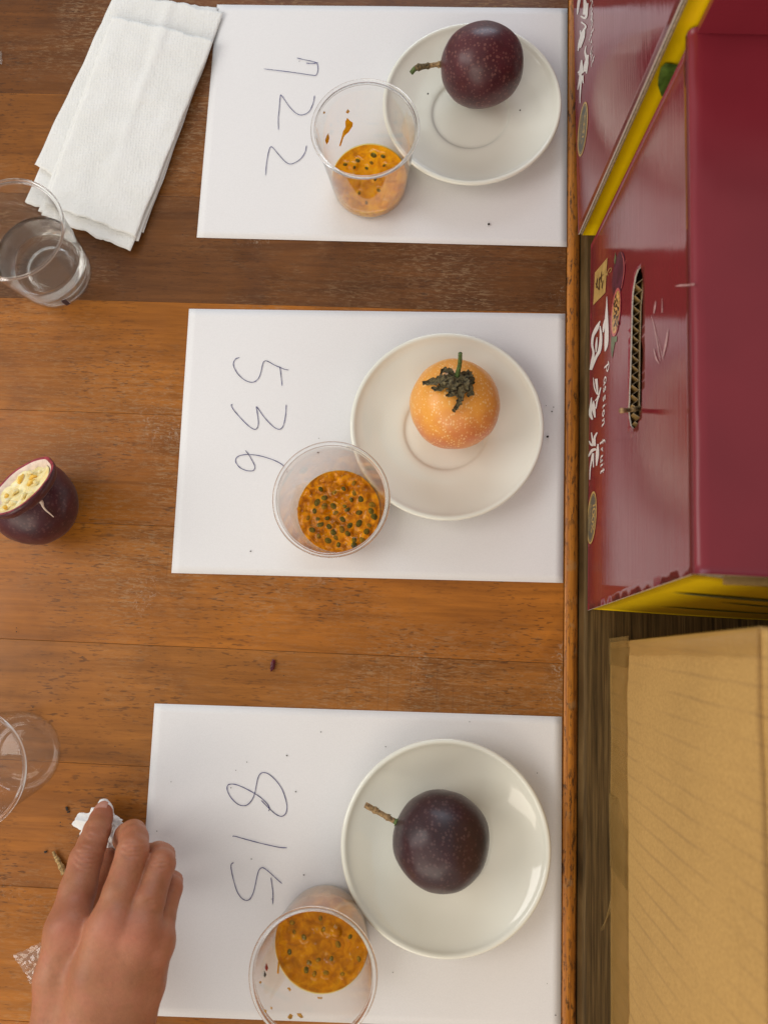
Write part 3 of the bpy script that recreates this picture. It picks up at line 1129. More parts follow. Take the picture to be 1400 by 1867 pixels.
epa = bulged_panel([A0, A0 + inA * 0.22, A0 + inA * 0.22 + np.array([0, 0, HA - 0.004]), A0 + np.array([0, 0, HA - 0.004])], 0.0005, dA, M['yellow'], 'end_panel', boxA)
EA = Face(A0 + dA * 0.0012, inA)
EA.n = dA
lf = [EA.P(*zb(*q)) for q in ((745, 740), (718, 655), (722, 600), (742, 520), (775, 487), (820, 487), (880, 500), (960, 520), (990, 600), (900, 700), (820, 760))]
mesh('leaf_print', *strip_poly(lf), M['leaf_print'], epa)
mesh('lid_panel', *slabA(-0.0005, LEN1, 0.0002, 0.22, HA - 0.0037, HA - 0.0002), M['red'], boxA)
mesh('printed_character', *brush(FA, [
    [(118, -60, 16), (105, 20, 16), (95, 108, 6)], [(150, -20, 12), (158, 60, 26), (150, 110, 20)], [(175, 20, 8), (160, 130, 14), (120, 120, 8)], [(125, 165, 8), (160, 200, 10), (135, 245, 12), (112, 330, 16), (100, 390, 5)],
    [(150, 215, 8), (140, 280, 18), (115, 365, 12)], [(118, 230, 8), (125, 290, 10)]], zb, hh, 1.3), M['white_ink'], fpa)
mesh('printed_character', *brush(FA, [
    [(163, 350, 4), (155, 400, 10), (170, 470, 16), (165, 565, 6)], [(178, 420, 10), (160, 500, 22), (150, 550, 12)], [(128, 460, 8), (125, 540, 24), (112, 580, 14)], [(98, 560, 8), (125, 545, 18), (145, 555, 10)],
    [(120, 570, 14), (98, 690, 5)], [(125, 580, 16), (118, 690, 9), (115, 795, 4)], [(135, 580, 12), (140, 640, 6)]], zb, hh, 1.3), M['white_ink'], fpa)
mesh('printed_text', *lettering(FA, 'Passion', zb(196, -150), zb(200, 245), 0.011, 0.0012, {'i': .4, 'P': .8, 'n': .7}, hh), M['white_ink'], fpa)
mesh('printed_text', *lettering(FA, 'fruit', zb(188, 285), zb(203, 530), 0.011, 0.0012, {'i': .45, 't': .5}, hh), M['white_ink'], fpa)
badge(FA, zb(136, 996), 34 * .2356, 214 * .2356, 0.10, fpa)

# ---- the plain cardboard box
cT, cBm = at(1113, 1172, ZS), at(1114, 1850, ZS)
FC = Face(cT, cT - cBm)
boxC = thing('cardboard_box', cT, 'plain brown taped cardboard box next to the maroon box', 'box')
LC, HC = 0.42, 0.2315
CSL = 0.0125


def bowed_face(face, s0, s1, z0, z1, mat, name, parent, amp, nu, nv, thick, rough_edge=0.0, lift=0.0, wob=0.0):
    V, Fc = [], []
    for sg in (0, 1):
        for j in range(nv + 1):
            for i in range(nu + 1):
                u, v = i / nu, j / nv
                zz1 = z1 + (rough_edge * (nz(u * 26, 3.1) + 0.5 * nz(u * 90, 9.0)) if rough_edge else 0)
                s = s0 + (s1 - s0) * u
                s += CSL * (z0 + (zz1 - z0) * v) / HC * u
                z = z0 + (zz1 - z0) * v
                b = amp * math.sin(math.pi * min(1, max(0, z / HC))) * min(1.0, (s1 - s) / 0.03 if s1 - s < 0.03 else 1.0)
                b += wob * nz(s * 22, z * 22, 5)
                V.append(face.yz(s, z, lift + b - thick * sg))
    S = (nu + 1) * (nv + 1)
    for j in range(nv):
        for i in range(nu):
            a = j * (nu + 1) + i
            Fc.append((a, a + 1, a + nu + 2, a + nu + 1))
            Fc.append((S + a, S + a + nu + 1, S + a + nu + 2, S + a + 1))
    rim = [i for i in range(nu + 1)] + [j * (nu + 1) + nu for j in range(1, nv + 1)] + [nv * (nu + 1) + i for i in range(nu - 1, -1, -1)] + [j * (nu + 1) for j in range(nv - 1, 0, -1)]
    for i in range(len(rim)):
        a, b = rim[i], rim[(i + 1) % len(rim)]
        Fc.append((a, b, S + b, S + a))
    o = mesh(name, V, Fc, mat, parent, True)
    flat_rim(o, len(rim))
    return o


cf = bowed_face(FC, -LC, 0, 0, HC, M['kraft'], 'front_panel', boxC, 0.003, 60, 36, 0.004, wob=0.0007)
slabC = shell_box(FC, -LC, HC, 0.25, boxC, M['kraft'])
bulged_panel([FC.yz(-0.001, 0.0005, -0.0045), FC.yz(-0.001, 0.0005, -0.25), FC.yz(-0.001 + CSL, HC - 0.004, -0.25), FC.yz(-0.001 + CSL, HC - 0.004, -0.0045)], 0.002, FC.t, M['kraft'], 'end_panel', boxC)
mesh('top_panel', *slabC(-LC, CSL - 0.001, 0.0002, 0.25, HC + 0.0002, HC + 0.004), M['kraft'], boxC)


def tape_mat():
    t = NT('brown_packing_tape')
    tr = t.n('ShaderNodeBsdfTransparent')
    tr.inputs[0].default_value = (0.98, 0.96, 0.90, 1)
    ms = t.n('ShaderNodeMixShader')
    t.set(Base_Color=t.ramp(t.noise(60, 3), [(0.3, (0.40, 0.255, 0.085)), (0.7, (0.49, 0.32, 0.12))]), Roughness=0.28)
    t.bump(t.noise(90, 3), 0.25, 0.0008)
    ms.inputs[0].default_value = 0.28
    t.l(tr.outputs[0], ms.inputs[1])
    t.l(t.b.outputs[0], ms.inputs[2])
    t.l(ms.outputs[0], t.out.inputs[0])
    return t.m


M['tape'] = tape_mat()
zt = s_z(FC, 1150, 1400)[1]
bowed_face(FC, -LC, -0.004, 0.0, zt, M['tape'], 'tape_strip', boxC, 0.003, 160, 8, 0.0002, rough_edge=0.0022, lift=0.0006, wob=0.0007)
bowed_face(FC, s_z(FC, 1130, 1215)[0], 0.003, 0.0005, zt * 0.97, M['tape'], 'tape_strip', boxC, 0.003, 30, 8, 0.0002, rough_edge=0.0008, lift=0.0010, wob=0.0007)
bowed_face(FC, s_z(FC, 1130, 1600)[0], s_z(FC, 1130, 1460)[0], 0.0005, zt * 0.98, M['tape'], 'tape_strip', boxC, 0.003, 30, 8, 0.0002, rough_edge=0.0006, lift=0.0010, wob=0.0007)
# tape folded over the far vertical corner
V, Fc = [], []
for j in range(31):
    z = HC * j / 30
    wd = 0.009 + 0.003 * (z / HC) + 0.0015 * nz(z * 60, 2.2) if z > zt else 0.006
    b = 0.003 * math.sin(math.pi * z / HC)
    for (s, l) in ((-wd, 0.0012 + b), (-0.003, 0.0012 + b * 0.3), (0.0006, -0.0005), (0.0012, -0.006), (0.0012, -0.03)):
        V.append(FC.yz(s + CSL * z / HC, z, l))
for j in range(30):
    for i in range(4):
        Fc.append((j * 5 + i, j * 5 + i + 1, (j + 1) * 5 + i + 1, (j + 1) * 5 + i))
mesh('tape_strip', V, Fc, M['tape'], boxC, True)
fr_ = [FC.yz(s_z(FC, 1113, 1652)[0] + 0.003 * k, 0.0006, 0.0005) for k in (-1, 0, 1)]
mesh('tape_fray', *join(*[tube([p + np.array([0, 0.012 - 0.004 * i, 0.002]), p, p + np.array([-0.007 + 0.001 * i, -0.012 - 0.003 * i, 0.0012])], [0.0003, 0.0004, 0.0001], 5) for i, p in enumerate(fr_)]), M['tape'], boxC)


# ------------------------------------------------------------------ papers and handwriting
def paper(quad, label, seed, digits):
    C = [at(*q, 0.0) for q in quad]
    loc = sum(C) / 4
    root = thing('paper_sheet', (loc[0], loc[1], 0), label, 'paper', 'numbered paper sheets')
    A, B, Cc, D = C
    nu, nv = 48, 34
    V, Fc = [], []
    for sg in (0, 1):
        for j in range(nv + 1):
            for i in range(nu + 1):
                u, v = i / nu, j / nv
                p = (A * (1 - u) + B * u) * (1 - v) + (D * (1 - u) + Cc * u) * v
                e = max(0.0, 1 - min(u, v, 1 - u, 1 - v) * 9)
                z = 0.00050 + 0.00015 * e * nz(p[0] * 9 + seed, p[1] * 9) + 0.00012 * nz(p[0] * 18, p[1] * 18, seed)
                V.append((p[0], p[1], max(z, 0.0003) - 0.00018 * sg))
    S = (nu + 1) * (nv + 1)
    for j in range(nv):
        for i in range(nu):
            a = j * (nu + 1) + i
            Fc.append((a, a + nu + 1, a + nu + 2, a + 1))
            Fc.append((S + a, S + a + 1, S + a + nu + 2, S + a + nu + 1))
    rim = [i for i in range(nu + 1)] + [j * (nu + 1) + nu for j in range(1, nv + 1)] + [nv * (nu + 1) + i for i in range(nu - 1, -1, -1)] + [j * (nu + 1) for j in range(nv - 1, 0, -1)]
    for i in range(len(rim)):
        a, b = rim[i], rim[(i + 1) % len(rim)]
        Fc.append((a, b, S + b, S + a))
    sh = mesh('sheet', V, Fc, M['paper'], root, True)
    flat_rim(sh, len(rim))
    for dg in digits:
        parts = []
        for st in dg:
            pts = [at(x, y, 0.00105) for x, y in st]
            cc = catmull(pts, 7)
            parts.append(ribbon(cc, [0.00062 * (0.35 if i in (0, len(cc) - 1) else 0.85 + 0.45 * nz(i * 0.25, seed)) for i in range(len(cc))], (0, 0, 1)))
        mesh('handwritten_digit', *join(*parts), M['ink'], root)
    return root


def cv(ox, oy, k):
    return lambda L: [(ox + a * k, oy + b * k) for a, b in L]


c1, c2, c3 = cv(440, 20, 620 / 1400), cv(400, 620, 160 / 1149), cv(400, 1380, 160 / 996)
paper([(396, 8), (1034, 15), (1033, 450), (359, 433)], 'white paper with handwritten 722, under the topmost saucer', 1.0, [
    [c1([(228, 191), (262, 199), (298, 207), (312, 215), (315, 240), (308, 261), (290, 262), (200, 249), (92, 236)]), c1([(266, 212), (290, 214), (316, 210)])],
    [c1([(301, 346), (296, 375), (280, 410), (255, 425), (230, 422), (200, 395), (166, 347), (160, 352), (156, 400), (152, 440), (153, 487)])],
    [c1([(268, 552), (262, 580), (240, 610), (205, 628), (180, 618), (150, 585), (124, 557), (113, 575), (103, 630), (100, 675)])]])
paper([(345, 563), (1030, 572), (1026, 1063), (313, 1045)], 'white paper with handwritten 536, under the middle saucer', 2.0, [
    [c2([(262, 226), (215, 243), (185, 290), (190, 350), (240, 440), (320, 515), (400, 549), (460, 543), (510, 500), (540, 430), (560, 340), (575, 290), (600, 270), (640, 280), (720, 325), (790, 355), (850, 380), (905, 390)]),
     c2([(790, 343), (805, 450), (820, 598)])],
    [c2([(172, 842), (155, 850), (180, 905), (250, 990), (340, 1085), (410, 1145), (460, 1168), (490, 1155), (508, 1110), (508, 1040), (495, 950), (483, 880), (487, 873), (510, 900), (580, 1000), (660, 1090), (730, 1150), (785, 1167), (825, 1140), (850, 1070), (868, 960), (875, 842)])],
    [c2([(338, 1443), (380, 1495), (430, 1580), (463, 1650), (455, 1695), (420, 1713), (350, 1707), (270, 1670), (220, 1610), (212, 1565), (240, 1525), (310, 1502), (420, 1500), (540, 1518), (680, 1560), (790, 1610), (850, 1660), (890, 1730)])]])
paper([(282, 1283), (1024, 1307), (1022, 1880), (242, 1851)], 'white paper with handwritten 815, under the bottom saucer beside the hand', 3.0, [
    [c3([(475, 498), (540, 565), (620, 640), (680, 675), (720, 675), (755, 640), (766, 570), (750, 480), (710, 370), (640, 270), (560, 200), (500, 181), (460, 200), (435, 250), (418, 330), (400, 420), (370, 490), (320, 545), (265, 558), (200, 535), (130, 465), (90, 385), (92, 330), (130, 312), (200, 322), (300, 365), (400, 420), (480, 475), (545, 540), (568, 590), (556, 620)])],
    [c3([(148, 904), (180, 906), (300, 940), (450, 980), (600, 1015), (700, 1034), (768, 1036)])],
    [c3([(162, 1203), (135, 1225), (133, 1270), (160, 1400), (200, 1530), (250, 1605), (300, 1634), (345, 1620), (380, 1560), (405, 1470), (425, 1370), (445, 1300), (475, 1265), (510, 1270), (580, 1325), (650, 1390), (710, 1442)]),
     c3([(585, 1375), (598, 1470), (608, 1560), (605, 1680)])]])

# ------------------------------------------------------------------ saucers
ZP = 0.0012
PLATE = [(0.0, 0.0034), (0.026, 0.0034), (0.0302, 0.0036), (0.0312, 0.0043), (0.0322, 0.0054), (0.0345, 0.0060), (0.040, 0.0066), (0.046, 0.0077), (0.052, 0.0096), (0.058, 0.0120), (0.064, 0.0146), (0.0672, 0.0166), (0.0682, 0.0180),
         (0.0696, 0.0188), (0.0711, 0.0186), (0.0720, 0.0176), (0.0720, 0.0164), (0.0708, 0.0152), (0.066, 0.0128), (0.058, 0.0098), (0.050, 0.0064), (0.043, 0.0044), (0.040, 0.0036), (0.0394, 0.0008), (0.0384, 0.0), (0.0362, 0.0), (0.0354, 0.0008), (0.0350, 0.0020), (0.0, 0.0020)]


def saucer(px, py, label, scale=1.0):
    c = at(px, py, 0.018)
    V, Fc = lathe([(r * scale, z * scale) for r, z in PLATE], 128, (c[0], c[1], ZP))
    o = mesh('saucer', V, Fc, M['ceramic'], None, True, (c[0], c[1], ZP))
    md = o.modifiers.new('sub', 'SUBSURF')
    md.levels = md.render_levels = 1
    return tag(o, label, 'saucer', 'white saucers'), c


S1, s1c = saucer(860, 187, 'white ceramic saucer on the 722 paper, under a reddish purple fruit', 0.985)
S2, s2c = saucer(814, 775, 'white ceramic saucer on the 536 paper, under the orange fruit')
S3, s3c = saucer(812, 1544, 'white ceramic saucer on the 815 paper, under the blackish purple fruit')


# ------------------------------------------------------------------ whole fruits
def fruit_shape(seed, sq=(1, 1, 1), amp=0.035):
    return lambda d: 1 + amp * nz(d[0] * 1.3 + seed, d[1] * 1.3, d[2] * 1.3) + 0.4 * amp * nz(d[0] * 3 + seed, d[1] * 3, d[2] * 3)


def stem_chain(pts, rads, mats, parent, nodes=()):
    """a stem in coloured lengths with swollen nodes and tiny bract scars."""
    c = catmull(pts, 10)
    n = len(c)
    rr = np.interp(np.linspace(0, 1, n), np.linspace(0, 1, len(rads)), rads)
    for q in nodes:
        rr = rr + 0.0007 * np.exp(-((np.linspace(0, 1, n) - q) / 0.035) ** 2)
    rr = rr * (1 + 0.10 * np.array([nz(i * 0.6, 4.4) for i in range(n)]))
    k = len(mats)
    for j in range(k):
        a, b = int(j * (n - 1) / k), int((j + 1) * (n - 1) / k)
        mesh('stem', *tube(c[a:b + 1], rr[a:b + 1], 12), mats[j], parent, True)
    parts = []
    for q in nodes:
        i = int(q * (n - 1))
        for h in range(4):
            an = h * 1.7 + q * 9
            d = np.array([math.cos(an), math.sin(an), 0.6 * math.sin(an * 1.7)])
            parts.append(tube([c[i], c[i] + d * 0.0018, c[i] + d * 0.0028], [0.0007, 0.0005, 0.0001], 6))
    if parts:
        mesh('bract', *join(*parts), mats[0], parent, True)


ZF = ZP + 0.0036


def whole_fruit(name, px, py, r, mat, label, seed, sq):
    c = at(px, py, ZF + r * sq[2] * 0.99)
    root = thing(name, (c[0], c[1], ZF), label, 'fruit', 'whole passion fruits')
    V, Fc = sphere(c, (r * sq[0], r * sq[1], r * sq[2]), 96, 64, fruit_shape(seed))
    zmin = min(v[2] for v in V)
    V = [v - np.array([0, 0, zmin - ZF - 0.00005]) for v in V]
    skin = mesh('skin', V, Fc, mat, root, True)
    c = np.array(c) - np.array([0, 0, zmin - ZF])
    return root, c


P1 = purple_skin('reddish_purple_skin', (0.040, 0.007, 0.011), (0.080, 0.012, 0.017), (0.30, 0.13, 0.10), 0.40, 0.05)
P3 = purple_skin('blackish_purple_skin', (0.022, 0.009, 0.012), (0.040, 0.010, 0.013), (0.20, 0.11, 0.10), 0.28, 0.08)
f1, fc1 = whole_fruit('purple_passion_fruit', 878, 120, 0.0305, P1, 'reddish purple speckled passion fruit with bent green tipped stem, topmost saucer', 1.1, (1.05, 0.96, 0.98))
f3, fc3 = whole_fruit('purple_passion_fruit', 804, 1532, 0.0312, P3, 'blackish purple passion fruit with straight brown stem on the bottom saucer', 5.3, (1.03, 1.035, 0.98))
f2, fc2 = whole_fruit('orange_passion_fruit', 829, 737, 0.0320, orange_skin(), 'orange passion fruit with pale flecks and dried leafy calyx', 9.1, (1.02, 1.02, 0.95))
zc = fc1[2]
stem_chain([at(808, 117, zc - 0.001), at(795, 117, zc), at(782, 119, zc), at(768, 121, zc + 0.001), at(757, 124, zc), at(749, 133, zc - 0.002)], [0.0021, 0.0017, 0.0018, 0.0022, 0.0020, 0.0017],
           [M['bark'], M['bark'], M['bark_dark'], M['bark_dark'], M['green']], f1, (0.12, 0.42, 0.68))
zc = fc3[2]
stem_chain([at(726, 1501, zc + 0.002), at(716, 1496, zc + 0.002), at(700, 1487, zc + 0.003), at(684, 1478, zc + 0.003), at(666, 1468, zc + 0.004)], [0.0017, 0.0017, 0.0018, 0.0018, 0.0020],
           [M['green'], M['bark'], M['bark'], M['bark'], M['bark']], f3, (0.1, 0.4, 0.75))
# dried calyx and green stalk of the orange fruit
rtop = 0.0320


def on_fruit(px, py, lift=0.0):
    d = ray(px, py)
    oc = CAM - fc2
    S = np.diag([1 / (rtop * 1.02 + lift), 1 / (rtop * 1.02 + lift), 1 / (rtop * 0.95 + lift)])
    a, b_, c_ = S @ d, S @ oc, 0
    A, B, C = a @ a, 2 * a @ b_, b_ @ b_ - 1
    D = max(B * B - 4 * A * C, 0)
    return CAM + d * ((-B - math.sqrt(D)) / (2 * A))


base = on_fruit(833, 690)
nrm = (base - fc2) / np.linalg.norm(base - fc2)
stem_chain([base - nrm * 0.001, base + nrm * 0.004, at(838, 664, base[2] + 0.014), at(839, 644, base[2] + 0.024)], [0.0022, 0.0017, 0.0015, 0.0014], [M['green'], M['green'], M['green']], f2, (0.35,))


def dried_leaf(path, widths, seed, lift0=0.0016):
    c = catmull([(x, y, l) for x, y, l in path], 6)
    V, Fc = [], []
    n = len(c)
    for i, q in enumerate(c):
        w = np.interp(i / (n - 1), np.linspace(0, 1, len(widths)), widths)
        t = c[min(i + 1, n - 1)][:2] - c[max(i - 1, 0)][:2]
        t /= np.linalg.norm(t) + 1e-9
        s = np.array([-t[1], t[0]])
        for k in range(5):
            f = (k - 2) / 2
            jag = 0.85 + 0.9 * nz(i * 1.3 + seed, k * 3.1)
            lf_ = lift0 + q[2] + 0.0022 * abs(f) ** 1.5 * (1 + nz(i * 0.5, seed + k)) + 0.0015 * nz(i * 0.45, k * 0.8, seed)
            V.append(on_fruit(*(q[:2] + s * 1.08 * w * f * jag), max(lf_, 0.0004)))
    for i in range(n - 1):
        for k in range(4):
            Fc.append((i * 5 + k, i * 5 + k + 1, (i + 1) * 5 + k + 1, (i + 1) * 5 + k))
    # give it thickness
    V2 = [np.array(v) - nrm * 0.0005 for v in V]
    N_ = len(V)
    F2 = [tuple(a + N_ for a in reversed(f)) for f in Fc]
    bd = [(i * 5, (i + 1) * 5) for i in range(n - 1)] + [((i + 1) * 5 + 4, i * 5 + 4) for i in range(n - 1)]
    F3 = [(a, b, b + N_, a + N_) for a, b in bd]
    return V + V2, Fc + F2 + F3


for path, wd, sd_ in [
    ([(834, 684, .002), (815, 690, .003), (795, 694, .002), (770, 698, .001)], [9, 9, 7, 3], 1.0),
    ([(832, 688, .002), (812, 700, .002), (800, 708, .001), (786, 706, .001)], [8, 7, 5, 2], 2.0),
    ([(836, 688, .003), (846, 700, .003), (858, 712, .002), (852, 722, .001)], [10, 11, 9, 3], 3.0),
    ([(838, 686, .003), (852, 682, .003), (860, 690, .002), (862, 700, .001)], [8, 8, 7, 3], 4.0),
    ([(834, 692, .003), (836, 712, .003), (840, 725, .001), (832, 740, .0006), (826, 750, .0005)], [11, 10, 6, 5, 4], 5.0),
    ([(830, 686, .002), (818, 676, .003), (808, 674, .002), (802, 684, .001)], [5, 5, 4, 2], 6.0),
    ([(832, 692, .004), (824, 706, .004), (822, 718, .002), (812, 720, .001)], [9, 9, 6, 2], 7.0),
    ([(842, 690, .004), (850, 700, .005), (848, 712, .003)], [9, 9, 4], 8.0)]:
    mesh('dried_sepal', *dried_leaf(path, wd, sd_), M['dryleaf'], f2, True)

# ------------------------------------------------------------------ plastic cups
CH = 0.0735
RB, RT = 0.0288, 0.0362


def r_in(z):
    return RB + (RT - RB) * min(max(z, 0), CH) / CH - 0.0006 * 0


def cup_profile():
    t = 0.0005
    outer = [(0.0, 0.0026), (0.0150, 0.0026), (0.0165, 0.0024), (0.0178, 0.0008), (0.0200, 0.0), (0.0250, 0.0002), (0.0278, 0.0012), (RB + t, 0.0040)]
    wall_o = [(r_in(z) + t, z) for z in np.linspace(0.010, CH - 0.0035, 14)]
    wall_o += [(r_in(CH) + t + 0.0004, CH - 0.002)]
    wall_i = [(r_in(CH) - 0.00, CH - 0.0018)] + [(r_in(z), z) for z in np.linspace(CH - 0.0035, 0.010, 14)]
    inner = [(RB, 0.0044), (0.0272, 0.0018), (0.0248, 0.0008), (0.0203, 0.0006), (0.0184, 0.0012), (0.0170, 0.0029), (0.0150, 0.0032), (0.0, 0.0032)]
    return outer + wall_o + wall_i + inner


def cup(c, label, z0, tilt=0.0):
    root = thing('plastic_cup', (c[0], c[1], z0), label, 'cup', 'clear plastic cups')
    V, Fc = lathe(cup_profile(), 96, (c[0], c[1], z0))
    w = mesh('wall', V, Fc, M['plastic'], root, True)
    # rolled rim: two beads
    for (R0, r0, zz) in ((r_in(CH) + 0.0016, 0.00135, CH - 0.0006), (r_in(CH) + 0.0002, 0.00075, CH - 0.0020)):
        pr = [(R0 + r0 * math.cos(a), zz + r0 * math.sin(a)) for a in np.linspace(0, 2 * math.pi, 12, endpoint=False)]
        V, Fc = lathe(pr, 96, (c[0], c[1], z0), closed=True)
        mesh('rim', V, Fc, M['rim'], root, True)
    return root


def wall_hit(px, py, c, z0, inset=0.0003):
    """where the sight line through a pixel meets the far inner wall of a cup."""
    d = ray(px, py)
    best = None
    for t in np.linspace(0.35, 0.75, 4000):
        p = CAM + d * t
        z = p[2] - z0
        if 0.003 < z < CH:
            if math.hypot(p[0] - c[0], p[1] - c[1]) < r_in(z) - inset:
                best = p
    return best if best is not None else at(px, py, 0.02)


def smear(outline, c, z0, mat, parent, name='smear'):
    P = [wall_hit(x, y, c, z0) for x, y in outline]
    cen = wall_hit(sum(q[0] for q in outline) / len(outline), sum(q[1] for q in outline) / len(outline), c, z0, 0.0011)
    n = len(P)
    return mesh(name, P + [cen], [(i, (i + 1) % n, n) for i in range(n)], mat, parent, True)


def pulp(name, c, z0, ztop, mat, label, lumps, wave, seedlist, seedmat, seed=0.0, sack=0.0016, nr=46, na=128, offset=(0, 0)):
    root = thing(name, (c[0], c[1], z0 + 0.003), label, 'fruit pulp', 'scooped passion fruit pulp')
    rnd = random.Random(int(seed * 10) + 3)
    sink = 0.0014
    R0 = r_in(ztop) - 0.0003
    spots = []
    for (px, py, big) in seedlist:
        p = at(px, py, z0 + ztop)
        x, y = p[0] - c[0], p[1] - c[1]
        k = min(1.0, (R0 - 0.0028) / max(math.hypot(x, y), 1e-6))
        spots.append((x * k, y * k, big))
    bumps = [(rnd.uniform(-1, 1), rnd.uniform(-1, 1), rnd.uniform(0.0026, 0.0052), rnd.uniform(0.5, 1.0)) for _ in range(lumps)]

    def h(x, y):
        z = wave * (nz(x * 110 + seed, y * 110) + 0.5 * nz(x * 300, y * 300, seed))
        R0 = r_in(ztop)
        for sx_, sy_, sb_ in spots:
            d2 = ((x - sx_) ** 2 + (y - sy_) ** 2) / (0.0040 * sb_) ** 2
            if d2 < 1:
                z = max(z, sack * math.sqrt(1 - d2) + 0.3 * z)
        for bx, by, br, bh in bumps:
            d2 = ((x - bx * R0 * 0.95) ** 2 + (y - by * R0 * 0.95) ** 2) / (br * br)
            if d2 < 1:
                z = max(z, 0.0026 * bh * math.sqrt(1 - d2) + 0.3 * z)
        return z
    V, Fc = [], []
    R0 = r_in(ztop) - 0.0003
    V.append((c[0], c[1], z0 + ztop + h(0, 0)))
    for j in range(1, nr + 1):
        r = R0 * j / nr
        for i in range(na):
            a = 2 * math.pi * i / na
            x, y = r * math.cos(a), r * math.sin(a)
            lip = 0.0008 * max(0, (j / nr - 0.93) / 0.07)
            V.append((c[0] + x, c[1] + y, z0 + ztop + h(x, y) * (1 - 0.7 * max(0, (j / nr - 0.9) / 0.1)) + lip))
    for i in range(na):
        Fc.append((0, 1 + i, 1 + (i + 1) % na))
    for j in range(nr - 1):
        for i in range(na):
            a, b = 1 + j * na + i, 1 + j * na + (i + 1) % na
            Fc.append((a, a + na, b + na, b))
    last = 1 + (nr - 1) * na
    prev = last
    for z in list(np.linspace(ztop - 0.001, 0.0055, 5)) + [0.0042]:
        k = len(V)
        for i in range(na):
            a = 2 * math.pi * i / na
            r = r_in(z) - 0.0003 if z > 0.005 else 0.0262
            V.append((c[0] + r * math.cos(a), c[1] + r * math.sin(a), z0 + z))
        for i in range(na):
            i2 = (i + 1) % na
            Fc.append((prev + i, k + i, k + i2, prev + i2))
        prev = k
    Fc.append(tuple(prev + i for i in range(na - 1, -1, -1)))
    Vb = [(x, y, z - sink) if q < last + na else (x, y, min(z, z0 + ztop - sink)) for q, (x, y, z) in enumerate(V)]
    body = mesh('flesh', Vb, Fc, mat, root, True)
    mesh('wet_surface', V[:last + na], [f for f in Fc if max(f) < last + na], GEL, root, True)
    for x, y, big in spots:
        an = rnd.uniform(0, math.pi)
        ca_, sa_ = math.cos(an), math.sin(an)
        rot = np.array([[ca_, -sa_, 0], [sa_, ca_, 0], [0, 0, 1]])
        sv, sf = sphere((c[0] + x, c[1] + y, z0 + ztop - sink + h(x, y) - 0.0007), (0.0026 * big, 0.0020 * big, 0.0013), 14, 9, None, rot)
        mesh('seed', sv, sf, seedmat if not callable(seedmat) else seedmat(x), root, True)
    return root, body


def gel_mat():
    t = NT('wet_gel')
    tr = t.n('ShaderNodeBsdfTransparent')
    t.l(t.ramp(t.noise(260, 3, 0.6), [(0.3, (0.99, 0.84, 0.20)), (0.7, (1.0, 0.95, 0.45))]), tr.inputs[0])
    gl = t.n('ShaderNodeBsdfGlossy')
    gl.inputs['Roughness'].default_value = 0.02
    nb = t.n('ShaderNodeBump')
    nb.inputs['Strength'].default_value = 0.25
    nb.inputs['Distance'].default_value = 0.0006
    t.l(t.noise(420, 2), nb.inputs['Height'])
    t.l(nb.outputs[0], gl.inputs['Normal'])
    lw = t.n('ShaderNodeLayerWeight')
    lw.inputs[0].default_value = 0.5
    refl = t.math('ADD', t.math('MULTIPLY', t.math('POWER', lw.outputs['Facing'], 5.0), 0.9), 0.022)
    ms = t.n('ShaderNodeMixShader')
    t.l(refl, ms.inputs[0])
    t.l(tr.outputs[0], ms.inputs[1])
    t.l(gl.outputs[0], ms.inputs[2])
    t.l(ms.outputs[0], t.out.inputs[0])
    return t.m


GEL = gel_mat()
ZC = 0.0012
w1 = at(675, 340, 0.002)
cup1 = cup(w1, 'clear plastic cup with orange drips, overlapping the topmost saucer', ZC)
w2 = at(614, 926, 0.035)
cup2 = cup(w2, 'clear plastic cup half over the middle saucer, full of seedy pulp', ZC)
w3 = at(586, 1722, 0.030)
cup3 = cup(w3, 'clear plastic cup with smeared walls at the bottom edge of the photo', ZC)
w4 = at(104, 501, 0.002)
cup4 = cup(w4, 'clear plastic cup of water beside the napkins', 0.0002)
w5 = at(42, 1372, 0.002)
cup5 = cup(w5, 'empty clear plastic cup cut off by the left edge, above the hand', 0.0002)

PM1 = pulp_mat('orange_pulp', (0.50, 0.19, 0.0005), (0.78, 0.37, 0.0005), (0.90, 0.52, 0.004), 150)
PM2 = pulp_mat('lumpy_pulp', (0.22, 0.060, 0.0005), (0.60, 0.235, 0.0005), (0.92, 0.47, 0.004), 200)
PM3 = pulp_mat('murky_pulp', (0.28, 0.10, 0.0003), (0.50, 0.21, 0.0003), (0.68, 0.35, 0.002), 170)
seeds1 = [(681, 281, 1.2), (652, 291, .9), (698, 283, .9), (677, 295, .8), (629, 298, .8), (668, 305, .7), (700, 300, .6), (640, 320, .8), (655, 350, .7), (690, 345, .8), (668, 368, .7), (646, 305, .6), (684, 325, .7)]
seeds2z = [(565, 605), (890, 545), (895, 640), (865, 712), (800, 775), (700, 640), (530, 735), (600, 775), (690, 770), (825, 805), (940, 835), (710, 835), (630, 890), (440, 885), (540, 900), (940, 940), (560, 950), (690, 1030), (1010, 1025), (545, 1065), (715, 1080),
           (890, 1110), (980, 1110), (895, 1160), (1070, 760), (790, 600), (480, 1005), (650, 975), (850, 960), (740, 1150), (830, 1040), (1040, 960), (1085, 870), (640, 1110), (780, 900), (505, 820), (1060, 820), (600, 690), (960, 700), (770, 1000)]
rs = random.Random(4)
seeds2 = [(480 + x * 260 / 1400, 780 + y * 260 / 1400, rs.uniform(0.75, 1.2)) for x, y in seeds2z]
seeds3z = [(437, 690), (665, 890), (770, 880), (1070, 755), (990, 550), (750, 480), (590, 855), (920, 890), (480, 505), (260 + 310, 555), (820, 750), (615, 785), (460, 420), (720, 380), (880, 620), (700, 760)]
